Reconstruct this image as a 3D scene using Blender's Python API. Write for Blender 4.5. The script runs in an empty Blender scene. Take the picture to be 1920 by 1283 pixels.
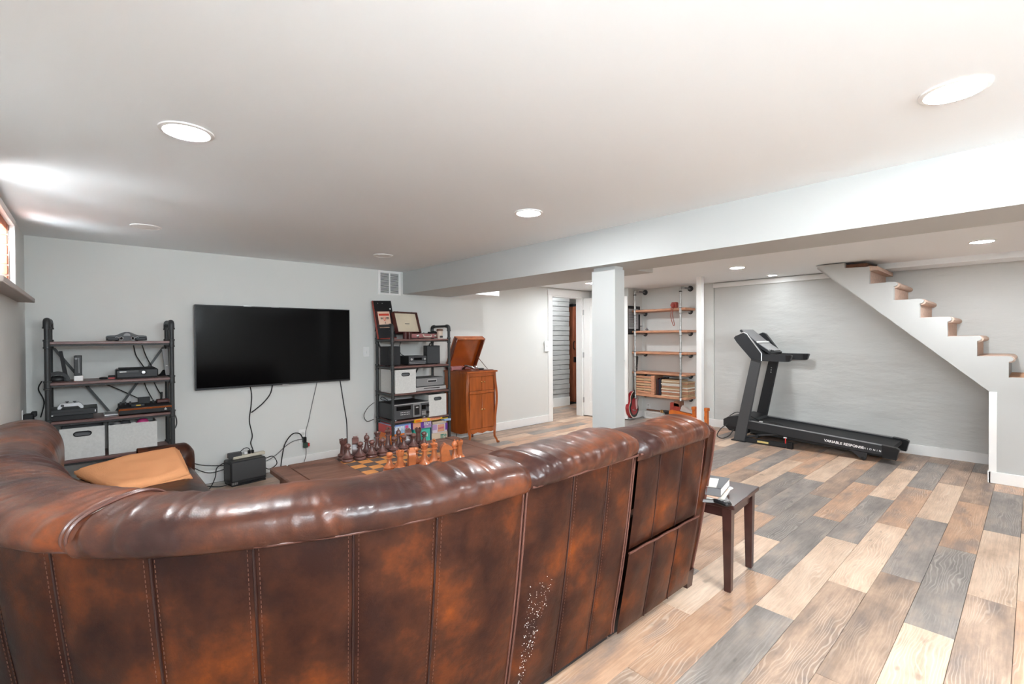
import bpy, bmesh, math, random
from mathutils import Vector, Matrix, noise

S = bpy.context.scene
COL = S.collection
PI = math.pi
R = math.radians
rnd = random.Random(7)

# ------------------------------------------------------------------ camera
cd = bpy.data.cameras.new('camera'); cam = bpy.data.objects.new('camera', cd); COL.objects.link(cam)
S.camera = cam
F_PX = 880.26
cd.sensor_width = 36.0; cd.lens = F_PX / 1920 * 36.0; cd.clip_start = 0.05
yaw, pitch, roll = R(48.031), R(-0.569), R(-0.344)
fwd = Vector((math.cos(yaw) * math.cos(pitch), math.sin(yaw) * math.cos(pitch), math.sin(pitch)))
rt = fwd.cross(Vector((0, 0, 1))).normalized(); up = rt.cross(fwd)
r2 = math.cos(roll) * rt + math.sin(roll) * up
u2 = math.cos(roll) * up - math.sin(roll) * rt
cam.matrix_world = Matrix(((r2.x, u2.x, -fwd.x, 0), (r2.y, u2.y, -fwd.y, 0), (r2.z, u2.z, -fwd.z, 1.36), (0, 0, 0, 1)))

# ------------------------------------------------------------------ world, sun, exposure
SKY = 20.0            # even overcast daylight outside the basement windows
w = bpy.data.worlds.new('sky'); S.world = w; w.use_nodes = True
wn = w.node_tree; bgn = wn.nodes['Background']
bgn.inputs[0].default_value = (0.84, 0.94, 1.0, 1); bgn.inputs[1].default_value = SKY
LAMP = 145.0           # emission of the recessed lamps
S.view_settings.view_transform = 'Standard'; S.view_settings.look = 'None'
S.view_settings.exposure = 1.36; S.view_settings.gamma = 1.0
S.view_settings.use_curve_mapping = False
S.cycles.max_bounces = 7; S.cycles.diffuse_bounces = 6; S.cycles.glossy_bounces = 3
S.cycles.transmission_bounces = 6; S.cycles.transparent_max_bounces = 8
S.cycles.sample_clamp_indirect = 0.0; S.cycles.use_denoising = True; S.cycles.use_adaptive_sampling = True; S.cycles.adaptive_threshold = 0.10
S.cycles.caustics_reflective = False; S.cycles.caustics_refractive = False

# ------------------------------------------------------------------ materials
MATS = {}
def mat(name, col, rough=0.5, metal=0.0, spec=0.5, coat=0.0, emit=0.0, bump=0.0, bscale=40.0, vary=0.0, vscale=6.0, alpha=1.0, trans=0.0, stretch=None, col2=None):
    m = bpy.data.materials.new(name); m.use_nodes = True
    nt = m.node_tree; b = nt.nodes['Principled BSDF']
    b.inputs['Base Color'].default_value = (*col, 1); b.inputs['Roughness'].default_value = rough
    b.inputs['Metallic'].default_value = metal; b.inputs['Specular IOR Level'].default_value = spec
    b.inputs['Coat Weight'].default_value = coat; b.inputs['Coat Roughness'].default_value = 0.15
    if emit: b.inputs['Emission Color'].default_value = (*col, 1); b.inputs['Emission Strength'].default_value = emit
    if trans: b.inputs['Transmission Weight'].default_value = trans
    if alpha < 1: b.inputs['Alpha'].default_value = alpha
    def coords():
        tc = nt.nodes.new('ShaderNodeTexCoord'); mp = nt.nodes.new('ShaderNodeMapping')
        nt.links.new(tc.outputs['Object'], mp.inputs[0])
        if stretch: mp.inputs['Scale'].default_value = stretch
        return mp.outputs[0]
    if vary or col2:
        n = nt.nodes.new('ShaderNodeTexNoise'); n.inputs['Scale'].default_value = vscale; n.inputs['Detail'].default_value = 4
        nt.links.new(coords(), n.inputs['Vector'])
        r = nt.nodes.new('ShaderNodeValToRGB'); r.color_ramp.elements[0].position = 0.3; r.color_ramp.elements[1].position = 0.7
        c1 = tuple(min(1, c * (1 - vary)) for c in col) if not col2 else col
        c2 = tuple(min(1, c * (1 + vary)) for c in col) if not col2 else col2
        r.color_ramp.elements[0].color = (*c1, 1); r.color_ramp.elements[1].color = (*c2, 1)
        nt.links.new(n.outputs['Fac'], r.inputs[0]); nt.links.new(r.outputs[0], b.inputs['Base Color'])
    if bump:
        n = nt.nodes.new('ShaderNodeTexNoise'); n.inputs['Scale'].default_value = bscale; n.inputs['Detail'].default_value = 5
        nt.links.new(coords(), n.inputs['Vector'])
        bp = nt.nodes.new('ShaderNodeBump'); bp.inputs['Strength'].default_value = bump; bp.inputs['Distance'].default_value = 0.01
        nt.links.new(n.outputs['Fac'], bp.inputs['Height']); nt.links.new(bp.outputs[0], b.inputs['Normal'])
    MATS[name] = m
    return m

WALLC = (0.70, 0.71, 0.69)
mat('wall_paint', WALLC, 0.6, spec=0.3, bump=0.03, bscale=60)
mat('ceiling_paint', (0.88, 0.915, 0.94), 0.7, spec=0.2, bump=0.02, bscale=50)
mat('trim_white', (0.86, 0.86, 0.85), 0.35)
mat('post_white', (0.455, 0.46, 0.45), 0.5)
mat('stair_paint', (0.51, 0.515, 0.505), 0.55)
mat('dark_gap', (0.02, 0.02, 0.02), 0.8)
mat('black_pipe', (0.055, 0.057, 0.058), 0.42, spec=0.28, metal=0.35, bump=0.08, bscale=200)
mat('galv_pipe', (0.50, 0.50, 0.49), 0.35, metal=0.75, vary=0.2, vscale=30)
mat('shelf_wood', (0.17, 0.085, 0.075), 0.38, vary=0.35, vscale=9, stretch=(1, 8, 8))
mat('shelf_edge_black', (0.012, 0.011, 0.011), 0.5)
mat('plank_shelf', (0.52, 0.255, 0.15), 0.5, vary=0.25, vscale=8, stretch=(6, 1, 6))
mat('black_plastic', (0.014, 0.014, 0.015), 0.35, spec=0.28)
mat('black_matte', (0.022, 0.022, 0.024), 0.6, spec=0.28)
mat('charcoal', (0.030, 0.031, 0.034), 0.42, spec=0.28)
mat('graphite', (0.070, 0.072, 0.076), 0.45, spec=0.28)
mat('grey_plastic', (0.22, 0.22, 0.225), 0.4)
mat('silver', (0.52, 0.52, 0.53), 0.3, metal=0.5)
mat('white_plastic', (0.82, 0.82, 0.81), 0.35)
mat('screen_black', (0.003, 0.003, 0.0034), 0.12, spec=0.14)
mat('bin_fabric', (0.62, 0.62, 0.60), 0.85, vary=0.06, vscale=60, bump=0.2, bscale=300)
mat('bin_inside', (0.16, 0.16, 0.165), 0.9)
mat('phono_wood', (0.38, 0.092, 0.016), 0.28, coat=0.4, vary=0.22, vscale=4, stretch=(6, 6, 1))
mat('phono_dark', (0.15, 0.030, 0.010), 0.3, coat=0.3, vary=0.3, vscale=5, stretch=(6, 6, 1))
mat('phono_lid_in', (0.36, 0.075, 0.012), 0.22, coat=0.6, vary=0.2, vscale=5)
mat('brass', (0.62, 0.42, 0.18), 0.25, metal=1.0)
mat('chrome', (0.7, 0.7, 0.7), 0.15, metal=1.0)
mat('table_wood', (0.13, 0.058, 0.038), 0.42, col2=(0.25, 0.12, 0.082), vscale=3.5, stretch=(1, 3, 1), bump=0.25, bscale=9)
mat('board_light', (0.62, 0.26, 0.075), 0.4, vary=0.12, vscale=20)
mat('board_dark', (0.115, 0.085, 0.075), 0.42, vary=0.2, vscale=20)
mat('chess_dark', (0.115, 0.050, 0.042), 0.3, coat=0.3, vary=0.3, vscale=18)
mat('chess_light', (0.50, 0.155, 0.055), 0.3, coat=0.3, vary=0.22, vscale=18)
mat('end_table_wood', (0.040, 0.014, 0.012), 0.28, coat=0.3, vary=0.3, vscale=14)
mat('blanket', (0.78, 0.36, 0.17), 0.95, spec=0.1, bump=0.15, bscale=160)
mat('carpet', (0.62, 0.46, 0.375), 0.95, spec=0.1, vary=0.12, vscale=40, bump=0.5, bscale=250)
mat('tread_orange', (0.55, 0.30, 0.17), 0.7, vary=0.2, vscale=14)
mat('raw_wood', (0.20, 0.085, 0.05), 0.7, vary=0.3, vscale=14)
mat('entry_door_wood', (0.36, 0.115, 0.058), 0.4, vary=0.3, vscale=5, stretch=(5, 5, 0.7))
mat('entry_door_edge', (0.66, 0.36, 0.25), 0.45)
mat('shiplap', (0.50, 0.50, 0.495), 0.7, vary=0.10, vscale=5, stretch=(1, 1, 8), bump=0.1, bscale=30)
mat('brick_salmon', (0.64, 0.25, 0.15), 0.8, vary=0.15, vscale=9, bump=0.3, bscale=40)
mat('mortar', (0.55, 0.42, 0.36), 0.9)
def cloth():
    m = mat('curtain_cloth', (0.9, 0.9, 0.88), 0.9); nt = m.node_tree; b = nt.nodes['Principled BSDF']; o = nt.nodes['Material Output']
    tl = nt.nodes.new('ShaderNodeBsdfTranslucent'); tl.inputs[0].default_value = (0.9, 0.9, 0.88, 1); mx = nt.nodes.new('ShaderNodeMixShader'); mx.inputs[0].default_value = 0.08
    nt.links.new(b.outputs[0], mx.inputs[1]); nt.links.new(tl.outputs[0], mx.inputs[2]); nt.links.new(mx.outputs[0], o.inputs[0])
cloth()
mat('sill_wood', (0.42, 0.36, 0.33), 0.5)
def pane_mat():
    m = mat('glass', (1, 1, 1), 0.02); nt = m.node_tree; nt.nodes.remove(nt.nodes['Principled BSDF']); o = nt.nodes['Material Output']
    tr = nt.nodes.new('ShaderNodeBsdfTransparent'); gl = nt.nodes.new('ShaderNodeBsdfGlossy'); gl.inputs['Roughness'].default_value = 0.03; mx = nt.nodes.new('ShaderNodeMixShader'); mx.inputs[0].default_value = 0.06
    nt.links.new(tr.outputs[0], mx.inputs[1]); nt.links.new(gl.outputs[0], mx.inputs[2]); nt.links.new(mx.outputs[0], o.inputs[0])
pane_mat()
mat('patio', (0.72, 0.70, 0.67), 0.9)
mat('cord_black', (0.012, 0.012, 0.012), 0.5)
mat('cord_grey', (0.10, 0.10, 0.10), 0.5)
mat('strip_beige', (0.62, 0.57, 0.46), 0.5)
mat("lamp_glow", (0.94, 0.975, 1.0), 0.5, emit=LAMP)
mat('lamp_dim', (0.92, 0.97, 1.0), 0.5, emit=LAMP * .22)
mat('lamp_off', (0.86, 0.86, 0.85), 0.5)
mat('red_leather', (0.33, 0.045, 0.03), 0.45, vary=0.2, vscale=30)
mat('oxblood', (0.075, 0.014, 0.012), 0.4)
mat('suitcase_pink', (0.42, 0.17, 0.17), 0.5, vary=0.15, vscale=20)
mat('lid_cream', (0.76, 0.66, 0.50), 0.7, vary=0.06, vscale=8)
mat('cup_paper', (0.76, 0.62, 0.52), 0.7)
mat('cup_lid', (0.16, 0.085, 0.055), 0.5)
mat('orange_wood', (0.62, 0.155, 0.022), 0.4, vary=0.15, vscale=9)
mat('atari_wood', (0.36, 0.095, 0.025), 0.4, vary=0.25, vscale=20, stretch=(1, 1, 8))
mat('guitar_red', (0.30, 0.012, 0.018), 0.18, coat=0.6)
mat('guitar_black', (0.010, 0.008, 0.008), 0.2, coat=0.5)
mat('pickguard', (0.66, 0.42, 0.42), 0.3)
mat('cream_binding', (0.80, 0.74, 0.64), 0.4)
mat('paper', (0.80, 0.77, 0.70), 0.8)
mat('record_sleeve', (0.50, 0.34, 0.20), 0.8)
mat('ink', (0.02, 0.018, 0.018), 0.6)
mat('ink_white', (0.88, 0.88, 0.88), 0.6)
mat('label_yellow', (0.72, 0.58, 0.22), 0.5)
mat('red_tag', (0.62, 0.03, 0.03), 0.5)
mat('poster_cream', (0.84, 0.58, 0.44), 0.6)
mat('poster_red', (0.66, 0.06, 0.03), 0.6)
for nm, c in dict(g_red=(0.50, 0.035, 0.03), g_blue=(0.16, 0.25, 0.55), g_orange=(0.72, 0.17, 0.012), g_yellow=(0.78, 0.48, 0.008), g_purple=(0.14, 0.045, 0.32), g_teal=(0.015, 0.30, 0.24),
                  g_lilac=(0.40, 0.27, 0.48), g_cream=(0.62, 0.52, 0.40), g_white=(0.62, 0.57, 0.64), g_pink=(0.60, 0.06, 0.24), g_peach=(0.70, 0.34, 0.22), g_lightblue=(0.32, 0.46, 0.66), g_mint=(0.06, 0.48, 0.38), g_navy=(0.02, 0.025, 0.07)).items():
    mat(nm, c, 0.4)

mat('adapter_green', (0.03, 0.075, 0.055), 0.5)
def plaster():
    m = mat('plaster_wall', (0.585, 0.59, 0.575), 0.6, spec=0.3); nt = m.node_tree; b = nt.nodes['Principled BSDF']
    tc = nt.nodes.new('ShaderNodeTexCoord'); mp = nt.nodes.new('ShaderNodeMapping'); mp.inputs['Scale'].default_value = (1, 0.55, 1.6)
    nt.links.new(tc.outputs['Object'], mp.inputs[0])
    n1 = nt.nodes.new('ShaderNodeTexNoise'); n1.inputs['Scale'].default_value = 4.0; n1.inputs['Detail'].default_value = 5; n1.inputs['Roughness'].default_value = 0.55
    n2 = nt.nodes.new('ShaderNodeTexVoronoi'); n2.inputs['Scale'].default_value = 2.6; n2.feature = 'SMOOTH_F1'
    nt.links.new(mp.outputs[0], n1.inputs['Vector']); nt.links.new(mp.outputs[0], n2.inputs['Vector'])
    ad = nt.nodes.new('ShaderNodeMath'); ad.operation = 'ADD'; nt.links.new(n1.outputs['Fac'], ad.inputs[0]); nt.links.new(n2.outputs['Distance'], ad.inputs[1])
    bp = nt.nodes.new('ShaderNodeBump'); bp.inputs['Strength'].default_value = 0.5; bp.inputs['Distance'].default_value = 0.03
    nt.links.new(ad.outputs[0], bp.inputs['Height']); nt.links.new(bp.outputs[0], b.inputs['Normal'])
plaster()

def leather(nm, sp, ct, rlo, rhi, g=1.0):
    m = mat(nm, (0.1, 0.03, 0.015), 0.3, spec=sp, coat=ct); nt = m.node_tree; b = nt.nodes['Principled BSDF']; L = nt.links.new
    b.inputs['Coat Roughness'].default_value = 0.10
    tc = nt.nodes.new('ShaderNodeTexCoord')
    n1 = nt.nodes.new('ShaderNodeTexNoise'); n1.inputs['Scale'].default_value = 3.6; n1.inputs['Detail'].default_value = 8; n1.inputs['Roughness'].default_value = 0.66
    L(tc.outputs['Object'], n1.inputs['Vector'])
    r = nt.nodes.new('ShaderNodeValToRGB'); e = r.color_ramp.elements
    e[0].position = 0.40; e[0].color = (0.022, 0.0066, 0.0050, 1); e[1].position = 0.78; e[1].color = (0.265, 0.058, 0.0075, 1)
    k = e.new(0.52); k.color = (0.050, 0.0150, 0.0075, 1); k = e.new(0.63); k.color = (0.115, 0.029, 0.0085, 1)
    for q in e: q.color = tuple(c * g for c in q.color[:3]) + (1,)
    L(n1.outputs['Fac'], r.inputs[0]); L(r.outputs[0], b.inputs['Base Color'])
    n2 = nt.nodes.new('ShaderNodeTexNoise'); n2.inputs['Scale'].default_value = 11; n2.inputs['Detail'].default_value = 4; n2.inputs['Distortion'].default_value = 0.6
    n3 = nt.nodes.new('ShaderNodeTexVoronoi'); n3.inputs['Scale'].default_value = 240
    L(tc.outputs['Object'], n2.inputs['Vector']); L(tc.outputs['Object'], n3.inputs['Vector'])
    b1 = nt.nodes.new('ShaderNodeBump'); b1.inputs['Strength'].default_value = 0.13; b1.inputs['Distance'].default_value = 0.02
    b2 = nt.nodes.new('ShaderNodeBump'); b2.inputs['Strength'].default_value = 0.08; b2.inputs['Distance'].default_value = 0.002
    L(n2.outputs['Fac'], b1.inputs['Height']); L(n3.outputs['Distance'], b2.inputs['Height']); L(b1.outputs[0], b2.inputs['Normal']); L(b2.outputs[0], b.inputs['Normal'])
    rr = nt.nodes.new('ShaderNodeMapRange'); rr.inputs['To Min'].default_value = rlo; rr.inputs['To Max'].default_value = rhi
    L(n1.outputs['Fac'], rr.inputs['Value']); L(rr.outputs[0], b.inputs['Roughness'])
leather('leather', 0.20, 0.05, 0.26, 0.48)
leather('leather_sheen', 0.46, 0.14, 0.24, 0.44, 1.45)      # same leather on the top rolls, shinier, colour raised for their pale sheen
mat('leather_seam', (0.028, 0.010, 0.008), 0.4)
mat('leather_piping', (0.12, 0.048, 0.036), 0.3, coat=0.2)
mat('stitch', (0.13, 0.055, 0.035), 0.6)

def plank_mat(name, ca, cb, cc, line):
    m = mat(name, ca, 0.40, spec=0.35); nt = m.node_tree; b = nt.nodes['Principled BSDF']; L = nt.links.new
    tc = nt.nodes.new('ShaderNodeTexCoord'); oi = nt.nodes.new('ShaderNodeObjectInfo')
    mul = nt.nodes.new('ShaderNodeVectorMath'); mul.operation = 'SCALE'; mul.inputs[0].default_value = (37, 53, 11); L(oi.outputs['Random'], mul.inputs['Scale'])
    add = nt.nodes.new('ShaderNodeVectorMath'); add.operation = 'ADD'; L(tc.outputs['Object'], add.inputs[0]); L(mul.outputs[0], add.inputs[1])
    def tex(kind, sc, scale, detail=5, rough=0.6, dist=0.0):
        mp = nt.nodes.new('ShaderNodeMapping'); mp.inputs['Scale'].default_value = sc; L(add.outputs[0], mp.inputs[0])
        n = nt.nodes.new(kind); n.inputs['Scale'].default_value = scale; n.inputs['Detail'].default_value = detail
        if kind.endswith('Noise'): n.inputs['Roughness'].default_value = rough; n.inputs['Distortion'].default_value = dist
        L(mp.outputs[0], n.inputs['Vector']); return n
    def ramp(src, p0, p1, c0, c1, mid=None):
        r = nt.nodes.new('ShaderNodeValToRGB'); r.color_ramp.elements[0].position = p0; r.color_ramp.elements[1].position = p1
        r.color_ramp.elements[0].color = (*c0, 1); r.color_ramp.elements[1].color = (*c1, 1)
        if mid: k = r.color_ramp.elements.new((p0 + p1) / 2); k.color = (*mid, 1)
        L(src, r.inputs[0]); return r.outputs[0]
    def mix(f, a, c, blend='MIX'):
        x = nt.nodes.new('ShaderNodeMix'); x.data_type = 'RGBA'; x.blend_type = blend
        if isinstance(f, float): x.inputs[0].default_value = f
        else: L(f, x.inputs[0])
        L(a, x.inputs[6])
        if isinstance(c, tuple): x.inputs[7].default_value = (*c, 1)
        else: L(c, x.inputs[7])
        return x.outputs[2]
    base = ramp(tex('ShaderNodeTexNoise', (1.0, 3.2, 1), 2.6, 6, 0.62).outputs['Fac'], 0.34, 0.68, ca, cc, cb)
    fib = tex('ShaderNodeTexNoise', (1.6, 40, 1), 3.0, 4, 0.6); f = ramp(fib.outputs['Fac'], 0.35, 0.7, (0.86, 0.85, 0.84), (1.06, 1.06, 1.06))
    base = mix(1.0, base, f, 'MULTIPLY')
    # cathedral grain: rings of a distorted wave
    wv = tex('ShaderNodeTexWave', (0.5, 2.2, 1), 11.0, 2.0); wv.wave_type = 'BANDS'; wv.bands_direction = 'Y'; wv.inputs['Distortion'].default_value = 24.0; wv.inputs['Detail Scale'].default_value = 0.55; wv.inputs['Detail Roughness'].default_value = 0.4
    lines = ramp(wv.outputs['Fac'], 0.66, 0.96, (0, 0, 0), (1, 1, 1))
    area = nt.nodes.new('ShaderNodeMapRange'); area.inputs['From Min'].default_value = 0.44; area.inputs['From Max'].default_value = 0.62; area.inputs['To Max'].default_value = 0.42
    L(tex('ShaderNodeTexNoise', (0.8, 2.0, 1), 2.4, 2).outputs['Fac'], area.inputs['Value'])
    mm = nt.nodes.new('ShaderNodeMath'); mm.operation = 'MULTIPLY'; L(lines, mm.inputs[0]); L(area.outputs[0], mm.inputs[1])
    base = mix(mm.outputs[0], base, line)
    kn = ramp(tex('ShaderNodeTexNoise', (2.2, 5.0, 1), 4.0, 1).outputs['Fac'], 0.70, 0.80, (0, 0, 0), (0.55, 0.55, 0.55))
    base = mix(kn, base, tuple(c * .45 for c in ca))
    hs = nt.nodes.new('ShaderNodeHueSaturation'); vr = nt.nodes.new('ShaderNodeMapRange'); vr.inputs['To Min'].default_value = 0.9; vr.inputs['To Max'].default_value = 1.08
    L(oi.outputs['Random'], vr.inputs['Value']); L(vr.outputs[0], hs.inputs['Value']); L(base, hs.inputs['Color']); L(hs.outputs[0], b.inputs['Base Color'])
    bp = nt.nodes.new('ShaderNodeBump'); bp.inputs['Strength'].default_value = 0.10; bp.inputs['Distance'].default_value = 0.003
    L(mm.outputs[0], bp.inputs['Height']); L(bp.outputs[0], b.inputs['Normal'])
plank_mat('plank_cream', (0.55, 0.385, 0.275), (0.73, 0.53, 0.39), (0.81, 0.62, 0.47), (0.87, 0.74, 0.62))
plank_mat('plank_tan', (0.36, 0.265, 0.215), (0.57, 0.355, 0.235), (0.69, 0.455, 0.31), (0.83, 0.67, 0.54))
plank_mat('plank_brown', (0.255, 0.195, 0.168), (0.42, 0.295, 0.22), (0.59, 0.42, 0.31), (0.78, 0.64, 0.53))
plank_mat('plank_grey', (0.215, 0.190, 0.176), (0.315, 0.275, 0.25), (0.44, 0.355, 0.295), (0.60, 0.54, 0.49))
# ------------------------------------------------------------------ mesh helpers
class MB:
    """collects geometry; build() links it as one mesh object"""
    def __init__(s): s.v = []; s.f = []
    def add(s, vs, fs):
        k = len(s.v); s.v += [tuple(p) for p in vs]; s.f += [tuple(i + k for i in f) for f in fs]; return s
    def box(s, x0, y0, z0, x1, y1, z1, b=0.0):
        if x0 > x1: x0, x1 = x1, x0
        if y0 > y1: y0, y1 = y1, y0
        if z0 > z1: z0, z1 = z1, z0
        if b <= 0:
            v = [(x, y, z) for z in (z0, z1) for y in (y0, y1) for x in (x0, x1)]
            return s.add(v, [(0, 2, 3, 1), (4, 5, 7, 6), (0, 1, 5, 4), (2, 6, 7, 3), (0, 4, 6, 2), (1, 3, 7, 5)])
        b = min(b, (x1 - x0) * .49, (y1 - y0) * .49, (z1 - z0) * .49)
        lo = (x0, y0, z0); hi = (x1, y1, z1); v = []; idx = {}
        for c in [(i, j, k) for k in (0, 1) for j in (0, 1) for i in (0, 1)]:
            for a in range(3):
                p = []
                for d in range(3):
                    e = hi[d] if c[d] else lo[d]
                    if d != a: e += -b if c[d] else b
                    p.append(e)
                idx[(c, a)] = len(v); v.append(tuple(p))
        f = []
        for a in range(3):
            o = [d for d in range(3) if d != a]
            for sd in (0, 1):
                ring = []
                for (i, j) in ((0, 0), (1, 0), (1, 1), (0, 1)):
                    c = [0, 0, 0]; c[a] = sd; c[o[0]] = i; c[o[1]] = j; ring.append(idx[(tuple(c), a)])
                f.append(tuple(ring))
            for i in (0, 1):
                for j in (0, 1):
                    c0 = [0, 0, 0]; c1 = [0, 0, 0]; c1[a] = 1
                    c0[o[0]] = c1[o[0]] = i; c0[o[1]] = c1[o[1]] = j
                    f.append((idx[(tuple(c0), o[0])], idx[(tuple(c1), o[0])], idx[(tuple(c1), o[1])], idx[(tuple(c0), o[1])]))
        for c in [(i, j, k) for k in (0, 1) for j in (0, 1) for i in (0, 1)]: f.append(tuple(idx[(c, a)] for a in range(3)))
        return s.add(v, f)
    def tube(s, pts, r, n=8, cap=True, closed=False):
        P = [Vector(p) for p in pts]; m = len(P)
        rs = r if isinstance(r, (list, tuple)) else [r] * m
        t0 = (P[1] - P[0]).normalized(); up_ = Vector((0, 0, 1)) if abs(t0.z) < 0.9 else Vector((1, 0, 0))
        nrm = t0.cross(up_).normalized(); vs = []; prev = t0
        for i, p in enumerate(P):
            if closed: t = (P[(i + 1) % m] - P[i - 1]).normalized()
            else: t = (P[min(i + 1, m - 1)] - P[max(i - 1, 0)]).normalized()
            ax = prev.cross(t)
            if ax.length > 1e-6: nrm = Matrix.Rotation(prev.angle(t), 3, ax.normalized()) @ nrm
            nrm = (nrm - t * nrm.dot(t)).normalized(); bn = t.cross(nrm); prev = t
            for k in range(n):
                a = 2 * PI * k / n; vs.append(p + (nrm * math.cos(a) + bn * math.sin(a)) * rs[i])
        fs = []
        for i in range(m if closed else m - 1):
            j = (i + 1) % m
            for k in range(n):
                q = (k + 1) % n; fs.append((i * n + k, i * n + q, j * n + q, j * n + k))
        if cap and not closed: fs.append(tuple(range(n - 1, -1, -1))); fs.append(tuple((m - 1) * n + k for k in range(n)))
        return s.add(vs, fs)
    def cyl(s, p0, p1, r, r1=None, n=16): return s.tube([p0, p1], [r, r if r1 is None else r1], n)
    def lathe(s, prof, c=(0, 0, 0), n=20, ax='z'):
        vs = []; fs = []; m = len(prof)
        for (r, z) in prof:
            for k in range(n):
                a = 2 * PI * k / n; x, y = max(r, 1e-5) * math.cos(a), max(r, 1e-5) * math.sin(a)
                p = {'z': (x, y, z), 'x': (z, x, y), 'y': (y, z, x)}[ax]
                vs.append((p[0] + c[0], p[1] + c[1], p[2] + c[2]))
        for i in range(m - 1):
            for k in range(n):
                q = (k + 1) % n; fs.append((i * n + k, i * n + q, (i + 1) * n + q, (i + 1) * n + k))
        fs.append(tuple(range(n - 1, -1, -1))); fs.append(tuple((m - 1) * n + k for k in range(n)))
        return s.add(vs, fs)
    def prism(s, poly, ax, a0, a1):
        """poly: 2-D outline in the two axes other than ax (in x,y,z order), extruded from a0 to a1"""
        def P(u, v, a): return {'x': (a, u, v), 'y': (u, a, v), 'z': (u, v, a)}[ax]
        n = len(poly); vs = [P(u, v, a0) for u, v in poly] + [P(u, v, a1) for u, v in poly]
        fs = [tuple(range(n - 1, -1, -1)), tuple(range(n, 2 * n))] + [(i, (i + 1) % n, n + (i + 1) % n, n + i) for i in range(n)]
        return s.add(vs, fs)
    def ball(s, c, r, n=14, m=9):
        rx, ry, rz = r if isinstance(r, (tuple, list)) else (r, r, r); vs = []; fs = []
        for i in range(m + 1):
            ph = PI * i / m
            for k in range(n):
                a = 2 * PI * k / n; q = max(math.sin(ph), 1e-4)
                vs.append((c[0] + rx * q * math.cos(a), c[1] + ry * q * math.sin(a), c[2] - rz * math.cos(ph)))
        for i in range(m):
            for k in range(n):
                q = (k + 1) % n; fs.append((i * n + k, i * n + q, (i + 1) * n + q, (i + 1) * n + k))
        return s.add(vs, fs)
    def grid(s, fn, nu, nv):
        vs = [fn(i / nu, j / nv) for i in range(nu + 1) for j in range(nv + 1)]; w_ = nv + 1
        return s.add(vs, [(i * w_ + j, (i + 1) * w_ + j, (i + 1) * w_ + j + 1, i * w_ + j + 1) for i in range(nu) for j in range(nv)])
    def xf(s, M):
        s.v = [tuple(M @ Vector(p)) for p in s.v]; return s
    def mesh(s, name, origin=(0, 0, 0), smooth=True, ang=38):
        me = bpy.data.meshes.new(name); o = origin
        me.from_pydata([(p[0] - o[0], p[1] - o[1], p[2] - o[2]) for p in s.v], [], s.f)
        bm = bmesh.new(); bm.from_mesh(me); bmesh.ops.recalc_face_normals(bm, faces=bm.faces); bm.to_mesh(me); bm.free()
        if smooth:
            me.shade_smooth(); me.set_sharp_from_angle(angle=R(ang))
        me.update(); return me
    def base(s):
        xs, ys, zs = zip(*s.v); return ((min(xs) + max(xs)) / 2, (min(ys) + max(ys)) / 2, min(zs))
    def build(s, name, m, parent=None, local=False, smooth=True, ang=38):
        """world coordinates unless local; a top-level mesh gets its origin at its base"""
        if parent is None: o = s.base()
        elif local: o = (0, 0, 0)
        else: o = wloc(parent)
        ob = bpy.data.objects.new(name, s.mesh(name, o, smooth, ang)); COL.objects.link(ob)
        ob.data.materials.append(MATS[m])
        if parent is None: ob.location = o
        else: ob.parent = parent
        return ob

def wloc(o):
    p = Vector(o.location); q = o.parent
    while q: p += Vector(q.location); q = q.parent
    return p
def tag(o, label, cat, group=None):
    o['label'] = label; o['category'] = cat
    if group: o['group'] = group
    return o
def struct(o, label=None):
    o['kind'] = 'structure'
    if label: o['label'] = label
    return o
def thing(name, label, cat, loc=(0, 0, 0), rz=0, group=None):
    o = bpy.data.objects.new(name, None); COL.objects.link(o); o.empty_display_size = 0.1
    o.location = loc; o.rotation_euler = (0, 0, rz); return tag(o, label, cat, group)
def part_empty(name, parent, loc):
    o = bpy.data.objects.new(name, None); COL.objects.link(o); o.empty_display_size = 0.1
    o.parent = parent; o.location = Vector(loc) - wloc(parent); return o
def copy_tree(o, loc=None, parent=None):
    c = o.copy(); COL.objects.link(c); c.parent = parent
    if loc is not None: c.location = loc
    for ch in list(o.children): copy_tree(ch, None, c)
    return c
def B(name, m, parent, *a, b=0.0, **k): return MB().box(*a, b=b).build(name, m, parent, **k)
def spline(pts, n=8):
    P = [Vector(p) for p in pts]; out = []
    for i in range(len(P) - 1):
        p0 = P[max(i - 1, 0)]; p1 = P[i]; p2 = P[i + 1]; p3 = P[min(i + 2, len(P) - 1)]
        for k in range(n):
            t = k / n
            out.append(0.5 * ((2 * p1) + (p2 - p0) * t + (2 * p0 - 5 * p1 + 4 * p2 - p3) * t * t + (3 * p1 - p0 - 3 * p2 + p3) * t ** 3))
    out.append(P[-1]); return out
def cord(name, pts, r, label, m='cord_black', group=None):
    o = MB().tube(spline(pts, 7), r, 6).build(name, m); return tag(o, label, 'cord', group)

# ------------------------------------------------------------------ the room
CZ, FZ = 2.17, 2.16          # ceiling heights: main part, part behind the beam
WL, WF, WR, WB = -0.369, 5.206, 6.975, -2.4
D0, D1, DH = 5.547, 6.315, 2.035     # doorway in the front wall

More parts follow.
